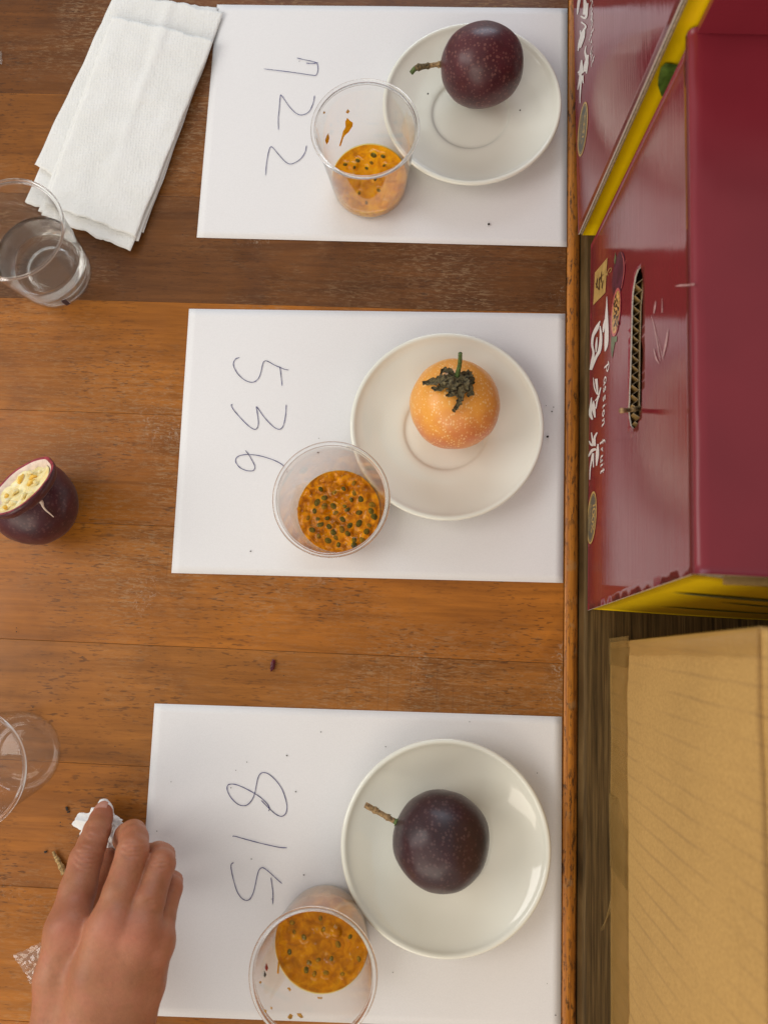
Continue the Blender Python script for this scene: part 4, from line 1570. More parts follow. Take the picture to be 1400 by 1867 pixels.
seeds3 = [(440 + x * 280 / 1400, 1600 + y * 267 / 1335, rs.uniform(0.7, 1.05)) for x, y in seeds3z]
pl1, b1_ = pulp('fruit_pulp', w1, ZC, 0.0125, PM1, 'smooth bright orange pulp with few seeds in the cup on the 722 paper', 5, 0.0006, seeds1, lambda q: (M['seed_soft'], M['seed_soft'], M['seed_veiled'])[int(abs(q) * 1e5) % 3], 1.0, 0.0006)
pl2, b2_ = pulp('fruit_pulp', w2, ZC, 0.0185, PM2, 'lumpy orange pulp crowded with grey seeds in the middle cup', 120, 0.0010, seeds2, lambda q: (M['seed'], M['seed_soft'], M['seed_soft'], M['seed_veiled'])[int(abs(q) * 1e5) % 4], 2.0, 0.0026)
pl3, b3_ = pulp('fruit_pulp', w3, ZC, 0.0270, PM3, 'murky orange juice with bubbles and seeds in the bottom cup', 3, 0.0005, seeds3, lambda q: (M['seed_soft'], M['seed_veiled'])[int(abs(q) * 1e5) % 2], 3.0, 0.0004)
# bubbles on the juice of the bottom cup
bz = ZC + 0.0270
bub = [(570, 555, 1.3), (655, 475, 1.0), (690, 470, 1.0), (662, 505, .7), (855, 452, 1.1), (895, 510, .9), (785, 545, 1.0), (760, 750, .9), (815, 748, 1.3), (775, 775, .9), (612, 782, 1.2), (640, 800, .7), (990, 700, .9), (785, 695, .7), (1060, 640, .8), (675, 605, .7), (540, 580, .8), (600, 590, .9), (1000, 745, .8), (845, 770, .7)]
for x, y, s in bub:
    p = at(440 + x * .2, 1600 + y * .2, bz + 0.0006)
    V, Fc = sphere(p, (0.0010 * s, 0.0010 * s, 0.0007 * s), 14, 8)
    mesh('bubble', V, Fc, M['plastic'], pl3, True)
# one seed stuck to the wall of the middle cup
p = wall_hit(546, 928, w2, ZC, 0.0014)
V, Fc = sphere(p, (0.0019, 0.0024, 0.0020), 14, 9)
mesh('stray_seed', V, Fc, PM2, pl2, True)
# drips and films of juice on the walls; some film paints wall haze
DR = plain('juice_drip', (0.85, 0.40, 0.012), 0.15, 0.12, 300, Coat_Weight=0.5, Subsurface_Weight=0.2, Subsurface_Radius=(0.003, 0.0015, 0.0004))
DP = plain('juice_drip_pale', (0.62, 0.33, 0.07), 0.2, 0.2, 300, Coat_Weight=0.5)
RDm = plain('red_skin_shred', (0.33, 0.03, 0.03), 0.4, 0.2)
zd = lambda x, y: (550 + x * 240 / 1400, 120 + y * 300 / 1750)
smear([zd(*q) for q in ((485, 548), (515, 580), (545, 600), (540, 640), (500, 700), (460, 735), (440, 770), (415, 850), (398, 850), (420, 770), (440, 690), (470, 640), (463, 590))], w1, ZC, DR, cup1, 'drip')
smear([zd(*q) for q in ((284, 710), (296, 760), (285, 805), (265, 835), (248, 790), (262, 745))], w1, ZC, DR, cup1, 'drip')
smear([zd(*q) for q in ((238, 475), (252, 490), (243, 508), (226, 500))], w1, ZC, DP, cup1, 'drip')
smear([zd(*q) for q in ((490, 455), (512, 480), (490, 505), (468, 490))], w1, ZC, DP, cup1, 'drip')
ze = lambda x, y: (440 + x * .2, 1600 + y * .2)
for pol, mt in [(((360, 665), (368, 700), (350, 760), (342, 880), (326, 880), (335, 760)), DR), (((445, 1245), (470, 1260), (462, 1290), (440, 1300), (418, 1278)), DP), (((505, 1242), (545, 1243), (567, 1280), (545, 1288), (515, 1268)), DP),
                (((415, 1010), (440, 1005), (455, 1030), (440, 1042)), DP), (((692, 1092), (738, 1095), (735, 1115), (700, 1112)), DP), (((228, 780), (245, 830), (230, 862), (215, 830)), RDm), (((210, 850), (228, 890), (218, 915), (205, 905)), M['crumb']),
                (((208, 1205), (232, 1215), (228, 1240), (210, 1230)), DP), (((268, 1180), (285, 1190), (278, 1212), (264, 1200)), DP), (((170, 945), (186, 955), (176, 975), (160, 965)), DP)]:
    smear([ze(*q) for q in pol], w3, ZC, mt, cup3, 'drip')


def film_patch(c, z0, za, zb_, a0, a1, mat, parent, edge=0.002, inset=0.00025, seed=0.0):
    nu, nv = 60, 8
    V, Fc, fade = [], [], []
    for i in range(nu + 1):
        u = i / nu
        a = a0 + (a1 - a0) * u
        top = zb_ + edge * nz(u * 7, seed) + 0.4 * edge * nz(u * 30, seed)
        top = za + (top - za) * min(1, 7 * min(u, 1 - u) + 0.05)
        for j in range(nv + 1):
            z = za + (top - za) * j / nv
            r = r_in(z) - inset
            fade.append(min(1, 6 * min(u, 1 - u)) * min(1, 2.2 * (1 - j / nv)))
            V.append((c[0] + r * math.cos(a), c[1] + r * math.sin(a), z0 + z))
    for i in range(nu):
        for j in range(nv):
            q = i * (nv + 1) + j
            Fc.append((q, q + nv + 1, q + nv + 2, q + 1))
    o = mesh('juice_haze_film', V, Fc, mat, parent, True)
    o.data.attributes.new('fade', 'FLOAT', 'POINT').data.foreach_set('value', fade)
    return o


FM = film('juice_haze_film', (0.80, 0.50, 0.22), 0.42)
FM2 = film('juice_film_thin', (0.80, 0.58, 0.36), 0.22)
PI = math.pi
film_patch(w1, ZC, 0.006, 0.034, -PI / 2 + 0.42, 0.25, FM, cup1, 0.006, seed=1)  # this and the next paint the wall's pale reflections and haze, clear V between
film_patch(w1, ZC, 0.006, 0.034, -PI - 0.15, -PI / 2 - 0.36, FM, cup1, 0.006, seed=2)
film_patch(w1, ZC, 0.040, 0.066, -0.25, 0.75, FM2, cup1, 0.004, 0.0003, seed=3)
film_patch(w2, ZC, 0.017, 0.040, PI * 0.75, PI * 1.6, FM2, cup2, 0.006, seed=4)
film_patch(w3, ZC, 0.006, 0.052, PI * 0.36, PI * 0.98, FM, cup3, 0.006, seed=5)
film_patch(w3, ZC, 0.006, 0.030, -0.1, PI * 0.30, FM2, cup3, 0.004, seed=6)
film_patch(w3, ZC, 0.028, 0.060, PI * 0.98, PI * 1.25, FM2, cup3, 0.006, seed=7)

# water
zw = 0.034
prof = [(0.0, 0.0036), (0.0148, 0.0036), (0.0172, 0.0033), (0.0186, 0.0017), (0.0204, 0.0011), (0.0246, 0.0013), (0.0268, 0.0024), (RB - 0.0006, 0.0050)] + [(r_in(z) - 0.0004, z) for z in np.linspace(0.010, zw, 6)] + [(r_in(zw) - 0.00041, zw), (r_in(zw) - 0.0012, zw - 0.0004), (r_in(zw) - 0.0025, zw - 0.0006), (0.02, zw - 0.0007), (0.0, zw - 0.0007)]
V, Fc = lathe(prof, 96, (w4[0], w4[1], 0.0002))
wt = mesh('drinking_water', V, Fc, M['water'], None, True, (w4[0], w4[1], 0.0038))
tag(wt, 'clear water filling the lower half of the cup by the napkins', 'water')
aa = math.radians(-62)
V, Fc = [], []
for i in range(5):
    for j in (0, 1):
        z = 0.006 + 0.0105 * i / 4
        a = aa + (j - 0.5) * 0.12
        V.append((w4[0] + (r_in(z) + 0.0008) * math.cos(a), w4[1] + (r_in(z) + 0.0008) * math.sin(a), 0.0002 + z))
mesh('pen_mark', V, [(2 * i, 2 * i + 1, 2 * i + 3, 2 * i + 2) for i in range(4)], M['marker'], cup4)


# ------------------------------------------------------------------ napkins
def napkin_layer(quad, z0, z1, parent, seed, wavy=0.0016, thick=0.0004, nu=40, nv=80, curl=0.0):
    A, B, C, D = [at(*q, z0) for q in quad]
    V, Fc = [], []
    for sg in (0, 1):
        for j in range(nv + 1):
            for i in range(nu + 1):
                u, v = i / nu, j / nv
                uu = u + 0.012 * nz(v * 6, seed) * (1 if u > .5 else -1)
                vv = v + 0.010 * nz(u * 7, seed + 4) + 0.004 * nz(u * 25, seed)
                p = (A * (1 - uu) + B * uu) * (1 - vv) + (D * (1 - uu) + C * uu) * vv
                z = z0 + (z1 - z0) * math.sin(math.pi * min(max(u, 0.0), 1)) ** 0.5 * 0.6
                z += wavy * (0.55 + 0.45 * nz(p[0] * 22 + seed, p[1] * 22)) + 0.3 * wavy * nz(p[0] * 70, p[1] * 70, seed)
                z += 0.0014 * math.exp(-((u - 0.52 - 0.05 * v) / 0.05) ** 2) * (1 - v)
                z += curl * max(0, (v - 0.85) / 0.15) ** 2 * (0.5 + u)
                V.append((p[0], p[1], max(z, 0.0002) - thick * sg))
    S = (nu + 1) * (nv + 1)
    for j in range(nv):
        for i in range(nu):
            a = j * (nu + 1) + i
            Fc.append((a, a + nu + 1, a + nu + 2, a + 1))
            Fc.append((S + a, S + a + 1, S + a + nu + 2, S + a + nu + 1))
    rim = [i for i in range(nu + 1)] + [j * (nu + 1) + nu for j in range(1, nv + 1)] + [nv * (nu + 1) + i for i in range(nu - 1, -1, -1)] + [j * (nu + 1) for j in range(nv - 1, 0, -1)]
    for i in range(len(rim)):
        a, b = rim[i], rim[(i + 1) % len(rim)]
        Fc.append((a, b, S + b, S + a))
    o = mesh('folded_layer', V, Fc, M['napkin'], parent, True)
    flat_rim(o, len(rim))
    return o


nk = at(230, 220, 0)
nap2 = thing('paper_napkin', (nk[0] - 0.01, nk[1], 0), 'lower folded white napkin, sticking out on the far side', 'napkin', 'folded white napkins')
napkin_layer([(208, -8), (398, 15), (250, 440), (46, 368)], 0.0006, 0.0012, nap2, 1.0, 0.0010)
napkin_layer([(212, -14), (408, 22), (262, 425), (64, 300)], 0.0022, 0.0030, nap2, 2.0, 0.0012)
nap1 = thing('paper_napkin', (nk[0], nk[1], 0.004), 'upper folded white embossed napkin lying on the other napkin', 'napkin', 'folded white napkins')
napkin_layer([(200, 40), (384, 84), (253, 440), (70, 385)], 0.0042, 0.0050, nap1, 3.0, 0.0010)
napkin_layer([(202, 36), (386, 80), (238, 458), (76, 392)], 0.0056, 0.0066, nap1, 4.0, 0.0012)
napkin_layer([(205, 30), (389, 74), (247, 432), (82, 372)], 0.0072, 0.0092, nap1, 5.0, 0.0018)

# ------------------------------------------------------------------ the opened fruit on the left
PO = purple_skin('opened_fruit_skin', (0.036, 0.007, 0.012), (0.078, 0.009, 0.014), (0.20, 0.09, 0.08), 0.36, 0.05)
rC = 0.0300
cc_ = at(62, 917, rC)
of = thing('opened_passion_fruit', (cc_[0], cc_[1], 0), 'dark purple passion fruit with its top cut open, on the bare wood', 'fruit')
# body: ovoid cut by a plane tilted towards the lid
lidn = np.array([-0.42, 0.52, 0.74])
lidn /= np.linalg.norm(lidn)
V, Fc = sphere(cc_, (rC, rC * 1.02, rC * 0.98), 80, 56, fruit_shape(3.3))
V = np.array(V)
dist = (V - cc_) @ lidn
cutd = 0.0175
hit = dist > cutd
V[hit] -= np.outer(dist[hit] - cutd, lidn)
V[:, 2] -= V[:, 2].min() - 0.0002
mesh('skin', V, Fc, PO, of, True)
PITH = plain('white_pith', (0.78, 0.62, 0.50), 0.55, 0.08, 250, 0.2)
FLESH = pulp_mat('pale_flesh', (0.84, 0.62, 0.20), (0.93, 0.80, 0.42), (0.96, 0.90, 0.66), 160, 0.25)
FLESH2 = pulp_mat('yellow_flesh', (0.80, 0.42, 0.05), (0.88, 0.55, 0.10), (0.92, 0.66, 0.22), 160, 0.25)
ax1 = np.cross(lidn, np.array([0, 0, 1.0]))
ax1 /= np.linalg.norm(ax1)
ax2 = np.cross(lidn, ax1)


def cap_ring(center, prof, n=72, wob=0.0, seed=0, sx=1.0, sy=1.0):
    V, Fc = [], []
    for r, h in prof:
        for i in range(n):
            a = 2 * PI * i / n
            w = 1 + wob * nz(math.cos(a) * 2.2 + seed, math.sin(a) * 2.2)
            V.append(center + ax1 * r * sx * w * math.cos(a) + ax2 * r * sy * w * math.sin(a) + lidn * h * (1 + 2 * wob * nz(a * 3, seed)))
    for j in range(len(prof) - 1):
        for i in range(n):
            i2 = (i + 1) % n
            Fc.append((j * n + i, j * n + i2, (j + 1) * n + i2, (j + 1) * n + i))
    return V, Fc


lc = at(39, 887, 0.058)
ld_ = thing('sliced_fruit_cap', tuple(lc - lidn * 0.004), 'sliced off fruit lid showing pale yellow flesh, resting on the opened fruit', 'fruit')
mesh('skin', *cap_ring(lc, [(0.0, -0.0115), (0.010, -0.0110), (0.019, -0.0090), (0.0250, -0.0055), (0.0276, -0.0015), (0.0279, 0.0), (0.0272, 0.0010)], wob=0.05, seed=2), PO, ld_, True)
PINK = plain('cut_skin_edge', (0.30, 0.035, 0.055), 0.35, 0.25, 300)
mesh('cut_edge', *cap_ring(lc, [(0.0273, 0.0010), (0.0262, 0.0013), (0.0250, 0.0006)], wob=0.05, seed=2), PINK, ld_, True)
mesh('pith', *cap_ring(lc, [(0.0251, 0.0007), (0.0243, 0.0004), (0.0232, -0.0008), (0.0222, -0.0022), (0.0200, -0.0062), (0.0150, -0.0075)], wob=0.05, seed=2), PITH, ld_, True)
V, Fc = cap_ring(lc, [(0.0226, -0.0014)] + [(r, -0.0026) for r in (0.0195, 0.0165, 0.014, 0.0115, 0.009, 0.0065, 0.004, 0.002, 0.0001)], wob=0.05, seed=2)
V = [v + lidn * (0.0034 * nz(v[0] * 95, v[1] * 95, v[2] * 95) + 0.0010 * nz(v[0] * 330, v[1] * 330, v[2] * 330) - 0.0006) for v in V]
mesh('flesh', V, Fc, FLESH, ld_, True)
for k in range(13):
    a, r = k * 2.39996, 0.0185 * math.sqrt((k + 0.5) / 13)
    p = lc + ax1 * r * math.cos(a) + ax2 * r * math.sin(a) - lidn * 0.0024
    q = p + (ax1 * math.cos(a * 1.7) + ax2 * math.sin(a * 2.3)) * 0.0065 + lidn * 0.0010
    mesh('flesh_strand', *tube([p, (p + q) / 2 + lidn * 0.0008, q], [0.0012, 0.0017, 0.0004], 8), FLESH if k % 3 else FLESH2, ld_, True)
# glistening cut face under the lid and the pale shred hanging down
mesh('cut_face', *cap_ring(np.array(cc_) + lidn * (cutd - 0.0003), [(0.0236, 0.0002), (0.021, 0.0007), (0.0001, 0.0007)], wob=0.02), plain('wet_cut_flesh', (0.16, 0.05, 0.05), 0.12, 0.2, 200), of, True)


def on_body(px, py, lift=0.0006):
    d = ray(px, py)
    oc = CAM - cc_
    r = rC + lift
    B = d @ oc
    D = B * B - (oc @ oc - r * r)
    return CAM + d * (-B - math.sqrt(max(D, 0)))


zf = lambda x, y: (x * 160 / 1400, 810 + y * 200 / 1750)
sh = [on_body(*zf(*q)) for q in ((620, 880), (665, 930), (690, 1000), (740, 1060), (800, 1110), (855, 1160))]
mesh('pale_shred', *tube(catmull(sh, 4), list(np.interp(np.linspace(0, 1, 21), [0, .15, .4, 1], [0.0018, 0.0014, 0.0007, 0.0003])), 8), PITH, of, True)

# ------------------------------------------------------------------ hand
ZH = lambda x, y, z: at(x * 440 / 1399, 1280 + y * 440 / 1399, z)


def build_hand():
    fingers = [
        # index, middle, ring, pinky: (zoom x, zoom y, z, r)
        [(390, 1320, .076, .0125), (452, 1090, .064, .0112), (497, 915, .052, .0102), (535, 820, .041, .0092), (563, 745, .031, .0088), (585, 680, .022, .0076), (597, 648, .018, .0066)],
        [(640, 1310, .084, .0128), (700, 1110, .078, .0108), (768, 870, .066, .0098), (776, 800, .055, .0090), (768, 765, .043, .0086), (735, 775, .028, .0080), (712, 800, .019, .0070)],
        [(795, 1350, .082, .0120), (858, 1160, .076, .0100), (932, 945, .062, .0090), (936, 900, .050, .0083), (915, 885, .038, .0079), (870, 890, .026, .0074), (835, 905, .018, .0066)],
        [(890, 1410, .073, .0110), (935, 1260, .064, .0085), (985, 1085, .051, .0078), (992, 1050, .040, .0072), (975, 1040, .031, .0068), (930, 1050, .022, .0063), (900, 1060, .017, .0056)],
    ]
    thumb = [(390, 1800, .052, .016), (400, 1560, .040, .0140), (470, 1270, .028, .0115), (540, 1090, .022, .0108), (590, 980, .017, .0095), (618, 915, .0145, .0078)]
    palm = [
        [(390, 1320, .076, .0125), (345, 1600, .078, .0145), (345, 1867, .078, .0160), (420, 2150, .078, .018)],
        [(640, 1310, .084, .0130), (560, 1600, .087, .0150), (520, 1867, .087, .0165), (500, 2150, .083, .018)],
        [(795, 1350, .082, .0122), (720, 1600, .083, .0145), (660, 1867, .083, .0155), (590, 2150, .081, .018)],
        [(890, 1410, .073, .0115), (825, 1650, .072, .0130), (745, 1867, .073, .0150), (660, 2150, .076, .018)],
        [(640, 1450, .068, .015), (560, 1750, .064, .020), (520, 2000, .066, .021)],
        [(440, 2100, .078, .022), (470, 2500, .080, .025)], [(610, 2100, .078, .021), (600, 2500, .080, .025)],
        [(390, 1800, .056, .016), (440, 2050, .066, .018)],
        [(870, 1480, .060, .0105), (750, 1850, .058, .0150)],
    ]
    knucks = [ZH(385, 1315, .0885), ZH(640, 1305, .0965), ZH(800, 1350, .0935), ZH(890, 1415, .083)]
    K3 = lambda c: [(ZH(x, y, z), r) for x, y, z, r in c]
    fingers, palm, thumb = [K3(c) for c in fingers], [K3(c) for c in palm], K3(thumb)
    allp = np.array([p for c in fingers + palm + [thumb] for p, r in c])
    lo, hi = allp.min(0) - 0.03, allp.max(0) + 0.03
    lo[1] = max(lo[1], -0.44)
    h = 0.00105
    nx, ny, nz_ = [int(math.ceil((hi[i] - lo[i]) / h)) for i in range(3)]
    X = (lo[0] + h * np.arange(nx)).astype(np.float32)[:, None, None]
    Y = (lo[1] + h * np.arange(ny)).astype(np.float32)[None, :, None]
    Z = (lo[2] + h * np.arange(nz_)).astype(np.float32)[None, None, :]

    def cone(a, ra, b, rb):
        d = b - a
        L2 = float(d @ d)
        t = np.clip(((X - a[0]) * d[0] + (Y - a[1]) * d[1] + (Z - a[2]) * d[2]) / L2, 0, 1)
        r = ra + (rb - ra) * t
        return np.sqrt((X - a[0] - d[0] * t) ** 2 + (Y - a[1] - d[1] * t) ** 2 + (Z - a[2] - d[2] * t) ** 2) - r

    def smin(a, b, k):
        hh_ = np.clip(0.5 + 0.5 * (b - a) / k, 0, 1)
        return b + (a - b) * hh_ - k * hh_ * (1 - hh_)

    def chain(c, k):
        s = None
        for (a, ra), (b, rb) in zip(c[:-1], c[1:]):
            q = cone(a, ra, b, rb)
            s = q if s is None else smin(s, q, k)
        return s
    P_ = None
    for c in palm:
        q = chain(c, 0.003)
        P_ = q if P_ is None else smin(P_, q, 0.010)
    # knuckle heads and faint tendons
    for kx in knucks:
        q = np.sqrt((X - kx[0]) ** 2 + (Y - kx[1]) ** 2 + (Z - kx[2] + 0.0085) ** 2) - 0.0088
        P_ = smin(P_, q, 0.006)
    fs = [chain(c, 0.0022) for c in fingers]
    F_ = fs[0]
    for q in fs[1:]:
        F_ = smin(F_, q, 0.0009)
    T_ = chain(thumb, 0.004)
    S = smin(P_, F_, 0.0055)
    S = smin(S, T_, 0.0028)
    # surface nets
    ins = S < 0
    c000 = ins[:-1, :-1, :-1].astype(np.int8)
    cnt = np.zeros_like(c000)
    corners = [(i, j, k) for i in (0, 1) for j in (0, 1) for k in (0, 1)]
    sl = lambda A, i, j, k: A[i:A.shape[0] - 1 + i, j:A.shape[1] - 1 + j, k:A.shape[2] - 1 + k]
    for q in corners:
        cnt += sl(ins, *q).astype(np.int8)
    act = (cnt > 0) & (cnt < 8)
    idx = np.argwhere(act)
    vid = -np.ones(act.shape, np.int32)
    vid[act] = np.arange(len(idx))
    acc = np.zeros((len(idx), 3))
    num = np.zeros(len(idx))
    ii, jj, kk = idx.T
    vals = {q: S[ii + q[0], jj + q[1], kk + q[2]] for q in corners}
    for a in corners:
        for ax in range(3):
            if a[ax] == 0:
                b = list(a)
                b[ax] = 1
                b = tuple(b)
                va, vb = vals[a], vals[b]
                cr = (va < 0) != (vb < 0)
                t = np.where(cr, va / np.where(cr, va - vb, 1), 0)
                pos = np.tile(np.array(a, float), (len(idx), 1))
                pos[:, ax] += t
                acc[cr] += pos[cr]
                num[cr] += 1
    V = (idx + acc / num[:, None]) * h + lo
    Fc = []
    for ax in range(3):
        d = [0, 0, 0]
        d[ax] = 1
        a_ = ins[1:-1, 1:-1, 1:-1]
        shp = a_.shape
        b_ = ins[1 + d[0]:1 + d[0] + shp[0], 1 + d[1]:1 + d[1] + shp[1], 1 + d[2]:1 + d[2] + shp[2]]
        e = np.argwhere(a_ != b_) + 1
        if not len(e):
            continue
        u, v = (ax + 1) % 3, (ax + 2) % 3
        ok = np.all(e < np.array(act.shape), axis=1)
        e = e[ok]
        du, dv = np.zeros(3, int), np.zeros(3, int)
        du[u] = 1
        dv[v] = 1
        q = [vid[tuple(x.T)] for x in (e, e - du, e - du - dv, e - dv)]
        s_in = ins[tuple(e.T)]
        quad = np.stack(q, 1)
        quad[~s_in] = quad[~s_in][:, ::-1]
        quad = quad[(quad >= 0).all(1)]
        Fc.append(quad)
    Fc = np.concatenate(Fc)
    # skin creases over the finger joints
    V = V.copy()
    gz = np.zeros_like(V)
    gz[:, 2] = 1
    creases = []
    for (zx, zy, zz, dirx, diry, n_, amp, wid) in [(497, 905, .06, .26, -.97, 5, .00045, .0095), (560, 748, .038, .3, -.95, 3, .00032, .0075), (785, 845, .07, .12, -.99, 4, .00042, .0085), (945, 905, .06, .1, -.99, 3, .00035, .0075), (1000, 1050, .05, .1, -.99, 2, .0003, .006)]:
        c0 = ZH(zx, zy, zz)
        dv = np.array([dirx, -diry, 0.0])
        dv /= np.linalg.norm(dv)
        pr = np.array([-dv[1], dv[0], 0])
        rel = V - c0
        al, ac = rel @ dv, rel @ pr
        near = (np.abs(ac) < wid * 1.3) & (np.abs(al) < 0.012) & (V[:, 2] > zz - 0.014)
        for m2 in range(n_):
            off_ = (m2 - (n_ - 1) / 2) * 0.0024
            bow = 0.0016 * (1 if m2 > (n_ - 1) / 2 else -1) * (ac / wid) ** 2
            w = np.exp(-((al - off_ + bow) / 0.00075) ** 2) * np.exp(-(ac / (wid * 0.85)) ** 4)
            V[near, 2] -= (2.6 * amp * w)[near]
    red = np.zeros(len(V))
    for kx in knucks:
        red += 0.5 * np.exp(-((V - kx) ** 2).sum(1) / 0.0105 ** 2)
    tip = fingers[0][-1][0]
    red += 0.8 * np.exp(-((V - tip) ** 2).sum(1) / 0.011 ** 2)
    for c in fingers:
        red += 0.30 * np.exp(-((V - c[2][0]) ** 2).sum(1) / 0.012 ** 2)
    loc = ZH(540, 1700, 0)
    root = thing('person_hand', (loc[0], loc[1], 0.0), 'bare tanned hand reaching in from the bottom edge, pinching a crumpled tissue', 'hand')
    o = mesh('skin', V, Fc.tolist(), M['skin'], root, True)
    at_ = o.data.attributes.new('redness', 'FLOAT', 'POINT')
    at_.data.foreach_set('value', np.clip(red, 0, 0.85).astype(np.float32))
    md = o.modifiers.new('smooth', 'SMOOTH')
    md.factor, md.iterations = 0.3, 1
    # index fingernail
    tp, dp = np.array(fingers[0][-1][0]), np.array(fingers[0][-3][0])
    ax = (tp - dp) / np.linalg.norm(tp - dp)
    up = np.array([0, 0, 1.0]) - ax * ax[2]
    up /= np.linalg.norm(up)
    sd = np.cross(ax, up)
    nc = tp + ax * 0.0006
    Vn, Fn = [], []
    for j in range(9):
        for i in range(11):
            u, v = (i - 5) / 5, (j - 4) / 4
            wv = 0.0050 * (1 - 0.12 * abs(v) ** 3) * (math.sqrt(max(0, 1 - max(0, abs(v) - 0.55) ** 2 / 0.24)))
            th = u * wv / 0.0066
            rr = 0.0071 - 0.0006 * max(0, v)
            Vn.append(nc + ax * v * 0.0058 + sd * rr * math.sin(th) + up * (rr * math.cos(th) + 0.0002 - 0.0012 * max(0, v) ** 2))
    for j in range(8):
        for i in range(10):
            q = j * 11 + i
            Fn.append((q, q + 1, q + 12, q + 11))
    mesh('fingernail', Vn, Fn, M['nail'], root, True)


build_hand()


# ------------------------------------------------------------------ crumpled tissue
def tissue():
    c = at(192, 1512, 0.010)
    loc = (c[0], c[1], 0)
    root_fn = []
    V, Fc = [], []
    bm = bmesh.new()
    bmesh.ops.create_icosphere(bm, subdivisions=5, radius=1)
    peaks = [at(190, 1458, .008), at(137, 1492, .008), at(225, 1498, .007), at(150, 1520, .006), at(196, 1584, .006), at(218, 1535, .010), at(170, 1475, .014), at(208, 1560, .009)]
    pk = []
    for p in peaks:
        d = p - c
        d[2] *= 0.7
        L = np.linalg.norm(d)
        pk.append((d / L, L))
    for v in bm.verts:
        d = np.array(v.co)
        R = 0.0095
        for pd, L in pk:
            w = max(0, d @ pd)
            R = max(R, L * w ** 9 + 0.0095 * (1 - w ** 9))
        rid = 1 - abs(nz(d[0] * 2.3, d[1] * 2.3, d[2] * 2.3)) * 2
        R *= 0.82 + 0.26 * rid + 0.10 * nz(d[0] * 6, d[1] * 6, d[2] * 6)
        p = c + d * R * np.array([1, 1, 0.75])
        v.co = Vector((p[0], p[1], max(p[2], 0.0006)))
    bm.verts.index_update()
    V = [tuple(v.co) for v in bm.verts]
    Fc = [tuple(v.index for v in f.verts) for f in bm.faces]
    bm.free()
    o = mesh('crumpled_tissue', V, Fc, M['tissue'], None, False, loc)
    tag(o, 'small crumpled white tissue pinched under the fingertips', 'tissue')


tissue()

# ------------------------------------------------------------------ small scraps on the table
st = [(97, 1553), (101, 1562), (106, 1570), (110, 1578), (114, 1586), (117, 1594)]
cs = catmull([at(x, y, 0.0022) for x, y in st], 5)
rr = [0.0010 + 0.0011 * (i / len(cs)) + 0.0005 * math.exp(-((i - 9) / 2.0) ** 2) + 0.0006 * math.exp(-((i - 17) / 2.0) ** 2) + 0.0002 * nz(i * 0.9) for i in range(len(cs))]
o = mesh('dry_twig', *tube(cs, rr, 12), plain('dry_stem', (0.36, 0.23, 0.085), 0.7, 0.4, 600, 0.6, 0.0007), None, True, tuple(cs[0] * np.array([1, 1, 0])))
tag(o, 'short knobbly dry brown stem lying beside the index finger', 'stem')


def bit(px, py, r, mat, name, label, cat, seed, sq=(1, 1, .6), ang=0.0, z=0.0003, group=None):
    p = at(px, py, z + r * sq[2] * 0.8)
    rot = np.array([[math.cos(ang), -math.sin(ang), 0], [math.sin(ang), math.cos(ang), 0], [0, 0, 1]])
    V, Fc = sphere(p, (r * sq[0], r * sq[1], r * sq[2]), 12, 8, lambda d: 1 + 0.5 * nz(d[0] * 2 + seed, d[1] * 2, d[2] * 2), rot)
    o = mesh(name, V, Fc, mat, None, False, (p[0], p[1], z))
    return tag(o, label, cat, group)


bit(497, 1214, 0.0030, plain('wine_red_scrap', (0.085, 0.006, 0.014), 0.35, 0.2), 'skin_scrap', 'wine red sliver of fruit skin on bare wood between two papers', 'scrap', 1.0, (0.55, 1.5, .5), -0.15)
bit(122, 1475, 0.0013, M['crumb'], 'dark_crumb', 'curled dark crumb on the wood beside the empty cup', 'crumb', 2.0, (.7, 1.3, .6), 0.4)
bit(125, 1481, 0.0009, M['crumb'], 'dark_crumb', 'tiny dark crumb just below the curled crumb near the empty cup', 'crumb', 2.5, (1.2, .7, .6), 0.4)
bit(83, 1554, 0.0010, M['crumb'], 'dark_crumb', 'dark crumb beside the dry stem tip', 'crumb', 3.0, (1.2, .8, .6), 0.3)
bit(891, 408, 0.0009, M['crumb'], 'dark_crumb', 'dark crumb on the 722 paper below its saucer', 'crumb', 4.0, (1, 1, .6), 0, 0.0012)
bit(998, 796, 0.0010, M['crumb'], 'dark_crumb', 'dark crumb on the 536 paper right of its saucer', 'crumb', 5.0, (1, .8, .6), .6, 0.0012)
bit(780, 170, 0.0007, M['crumb'], 'dark_crumb', 'dark speck on the topmost saucer below the fruit stem', 'crumb', 6.0, (1, 1, .6), 0, 0.0105)
bit(948, 200, 0.0006, M['crumb'], 'dark_crumb', 'dark speck on the topmost saucer right of the fruit', 'crumb', 7.0, (1, 1, .6), 0, 0.0105)
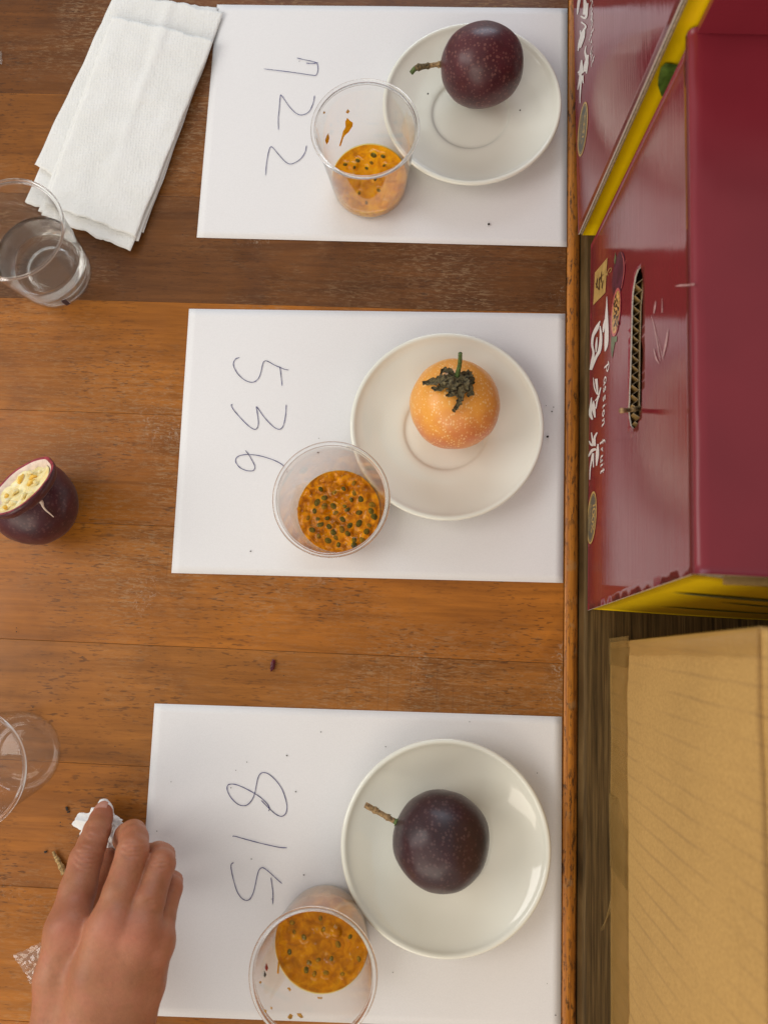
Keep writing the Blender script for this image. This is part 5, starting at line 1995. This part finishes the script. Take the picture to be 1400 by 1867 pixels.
# dust: far too many and too small to count
rs = random.Random(11)
parts = []
fixed = [(430, 1405), (539, 1444), (312, 1426), (450, 1390), (703, 1362), (585, 1335), (523, 1378), (554, 1596), (495, 1640), (580, 825), (581, 799), (1006, 750), (1009, 742), (457, 1005), (716, 1774), (286, 1516), (421, 1437), (236, 784), (110, 1500), (128, 1502), (133, 1510), (60, 1290), (30, 1145), (30, 1152)]
pts = fixed + [(rs.uniform(20, 1015), rs.uniform(0, 1860)) for _ in range(45)]
for i, (x, y) in enumerate(pts):
    p = at(x, y, 0.0013)
    r = rs.uniform(0.00018, 0.0004) if i >= len(fixed) else rs.uniform(0.0003, 0.00055)
    parts.append(sphere(p, (r * rs.uniform(.7, 1.6), r, r * 0.5), 6, 4))
du = mesh('dust_specks', *join(*parts), M['crumb'])
tag(du, 'tiny dark dust specks scattered over papers and wood', 'dust', None, 'stuff')


# clear wrapper scraps
def wrapper(quad, label, seed, amp=0.004):
    A, B, C, D = [at(*q, 0.001) for q in quad]
    V, Fc = [], []
    nu, nv = 30, 30
    for sg in (0, 1):
        for j in range(nv + 1):
            for i in range(nu + 1):
                u, v = i / nu, j / nv
                p = (A * (1 - u) + B * u) * (1 - v) + (D * (1 - u) + C * u) * v
                z = 0.0012 + amp * (0.5 + 0.5 * math.sin(v * 17 + 4 * u + 2 * nz(u * 2, v * 2, seed))) * (0.25 + 0.6 * abs(nz(u * 2, v * 2, seed + 3))) + 0.35 * amp * abs(nz(u * 3, v * 3, seed))
                V.append((p[0] + 0.0012 * nz(v * 6, seed), p[1] + 0.0012 * nz(u * 6, seed + 1), z - 0.0002 * sg))
    S = (nu + 1) * (nv + 1)
    for j in range(nv):
        for i in range(nu):
            a = j * (nu + 1) + i
            Fc.append((a, a + nu + 1, a + nu + 2, a + 1))
            Fc.append((S + a, S + a + 1, S + a + nu + 2, S + a + nu + 1))
    c = (A + B + C + D) / 4
    o = mesh('plastic_wrapper', V, Fc, clear_plastic('wrapper_film', (0.98, 0.97, 0.96), 0.05, 1.55, 0.08), None, True, (c[0], c[1], 0))
    return tag(o, label, 'wrapper')


wrapper([(24, 1742), (74, 1718), (95, 1790), (62, 1798)], 'crinkled clear plastic wrapper half under the hand', 1.0)
wrapper([(-22, 88), (3, 92), (5, 116), (-20, 118)], 'tiny clear plastic scrap at the left edge near the top', 2.0, 0.002)
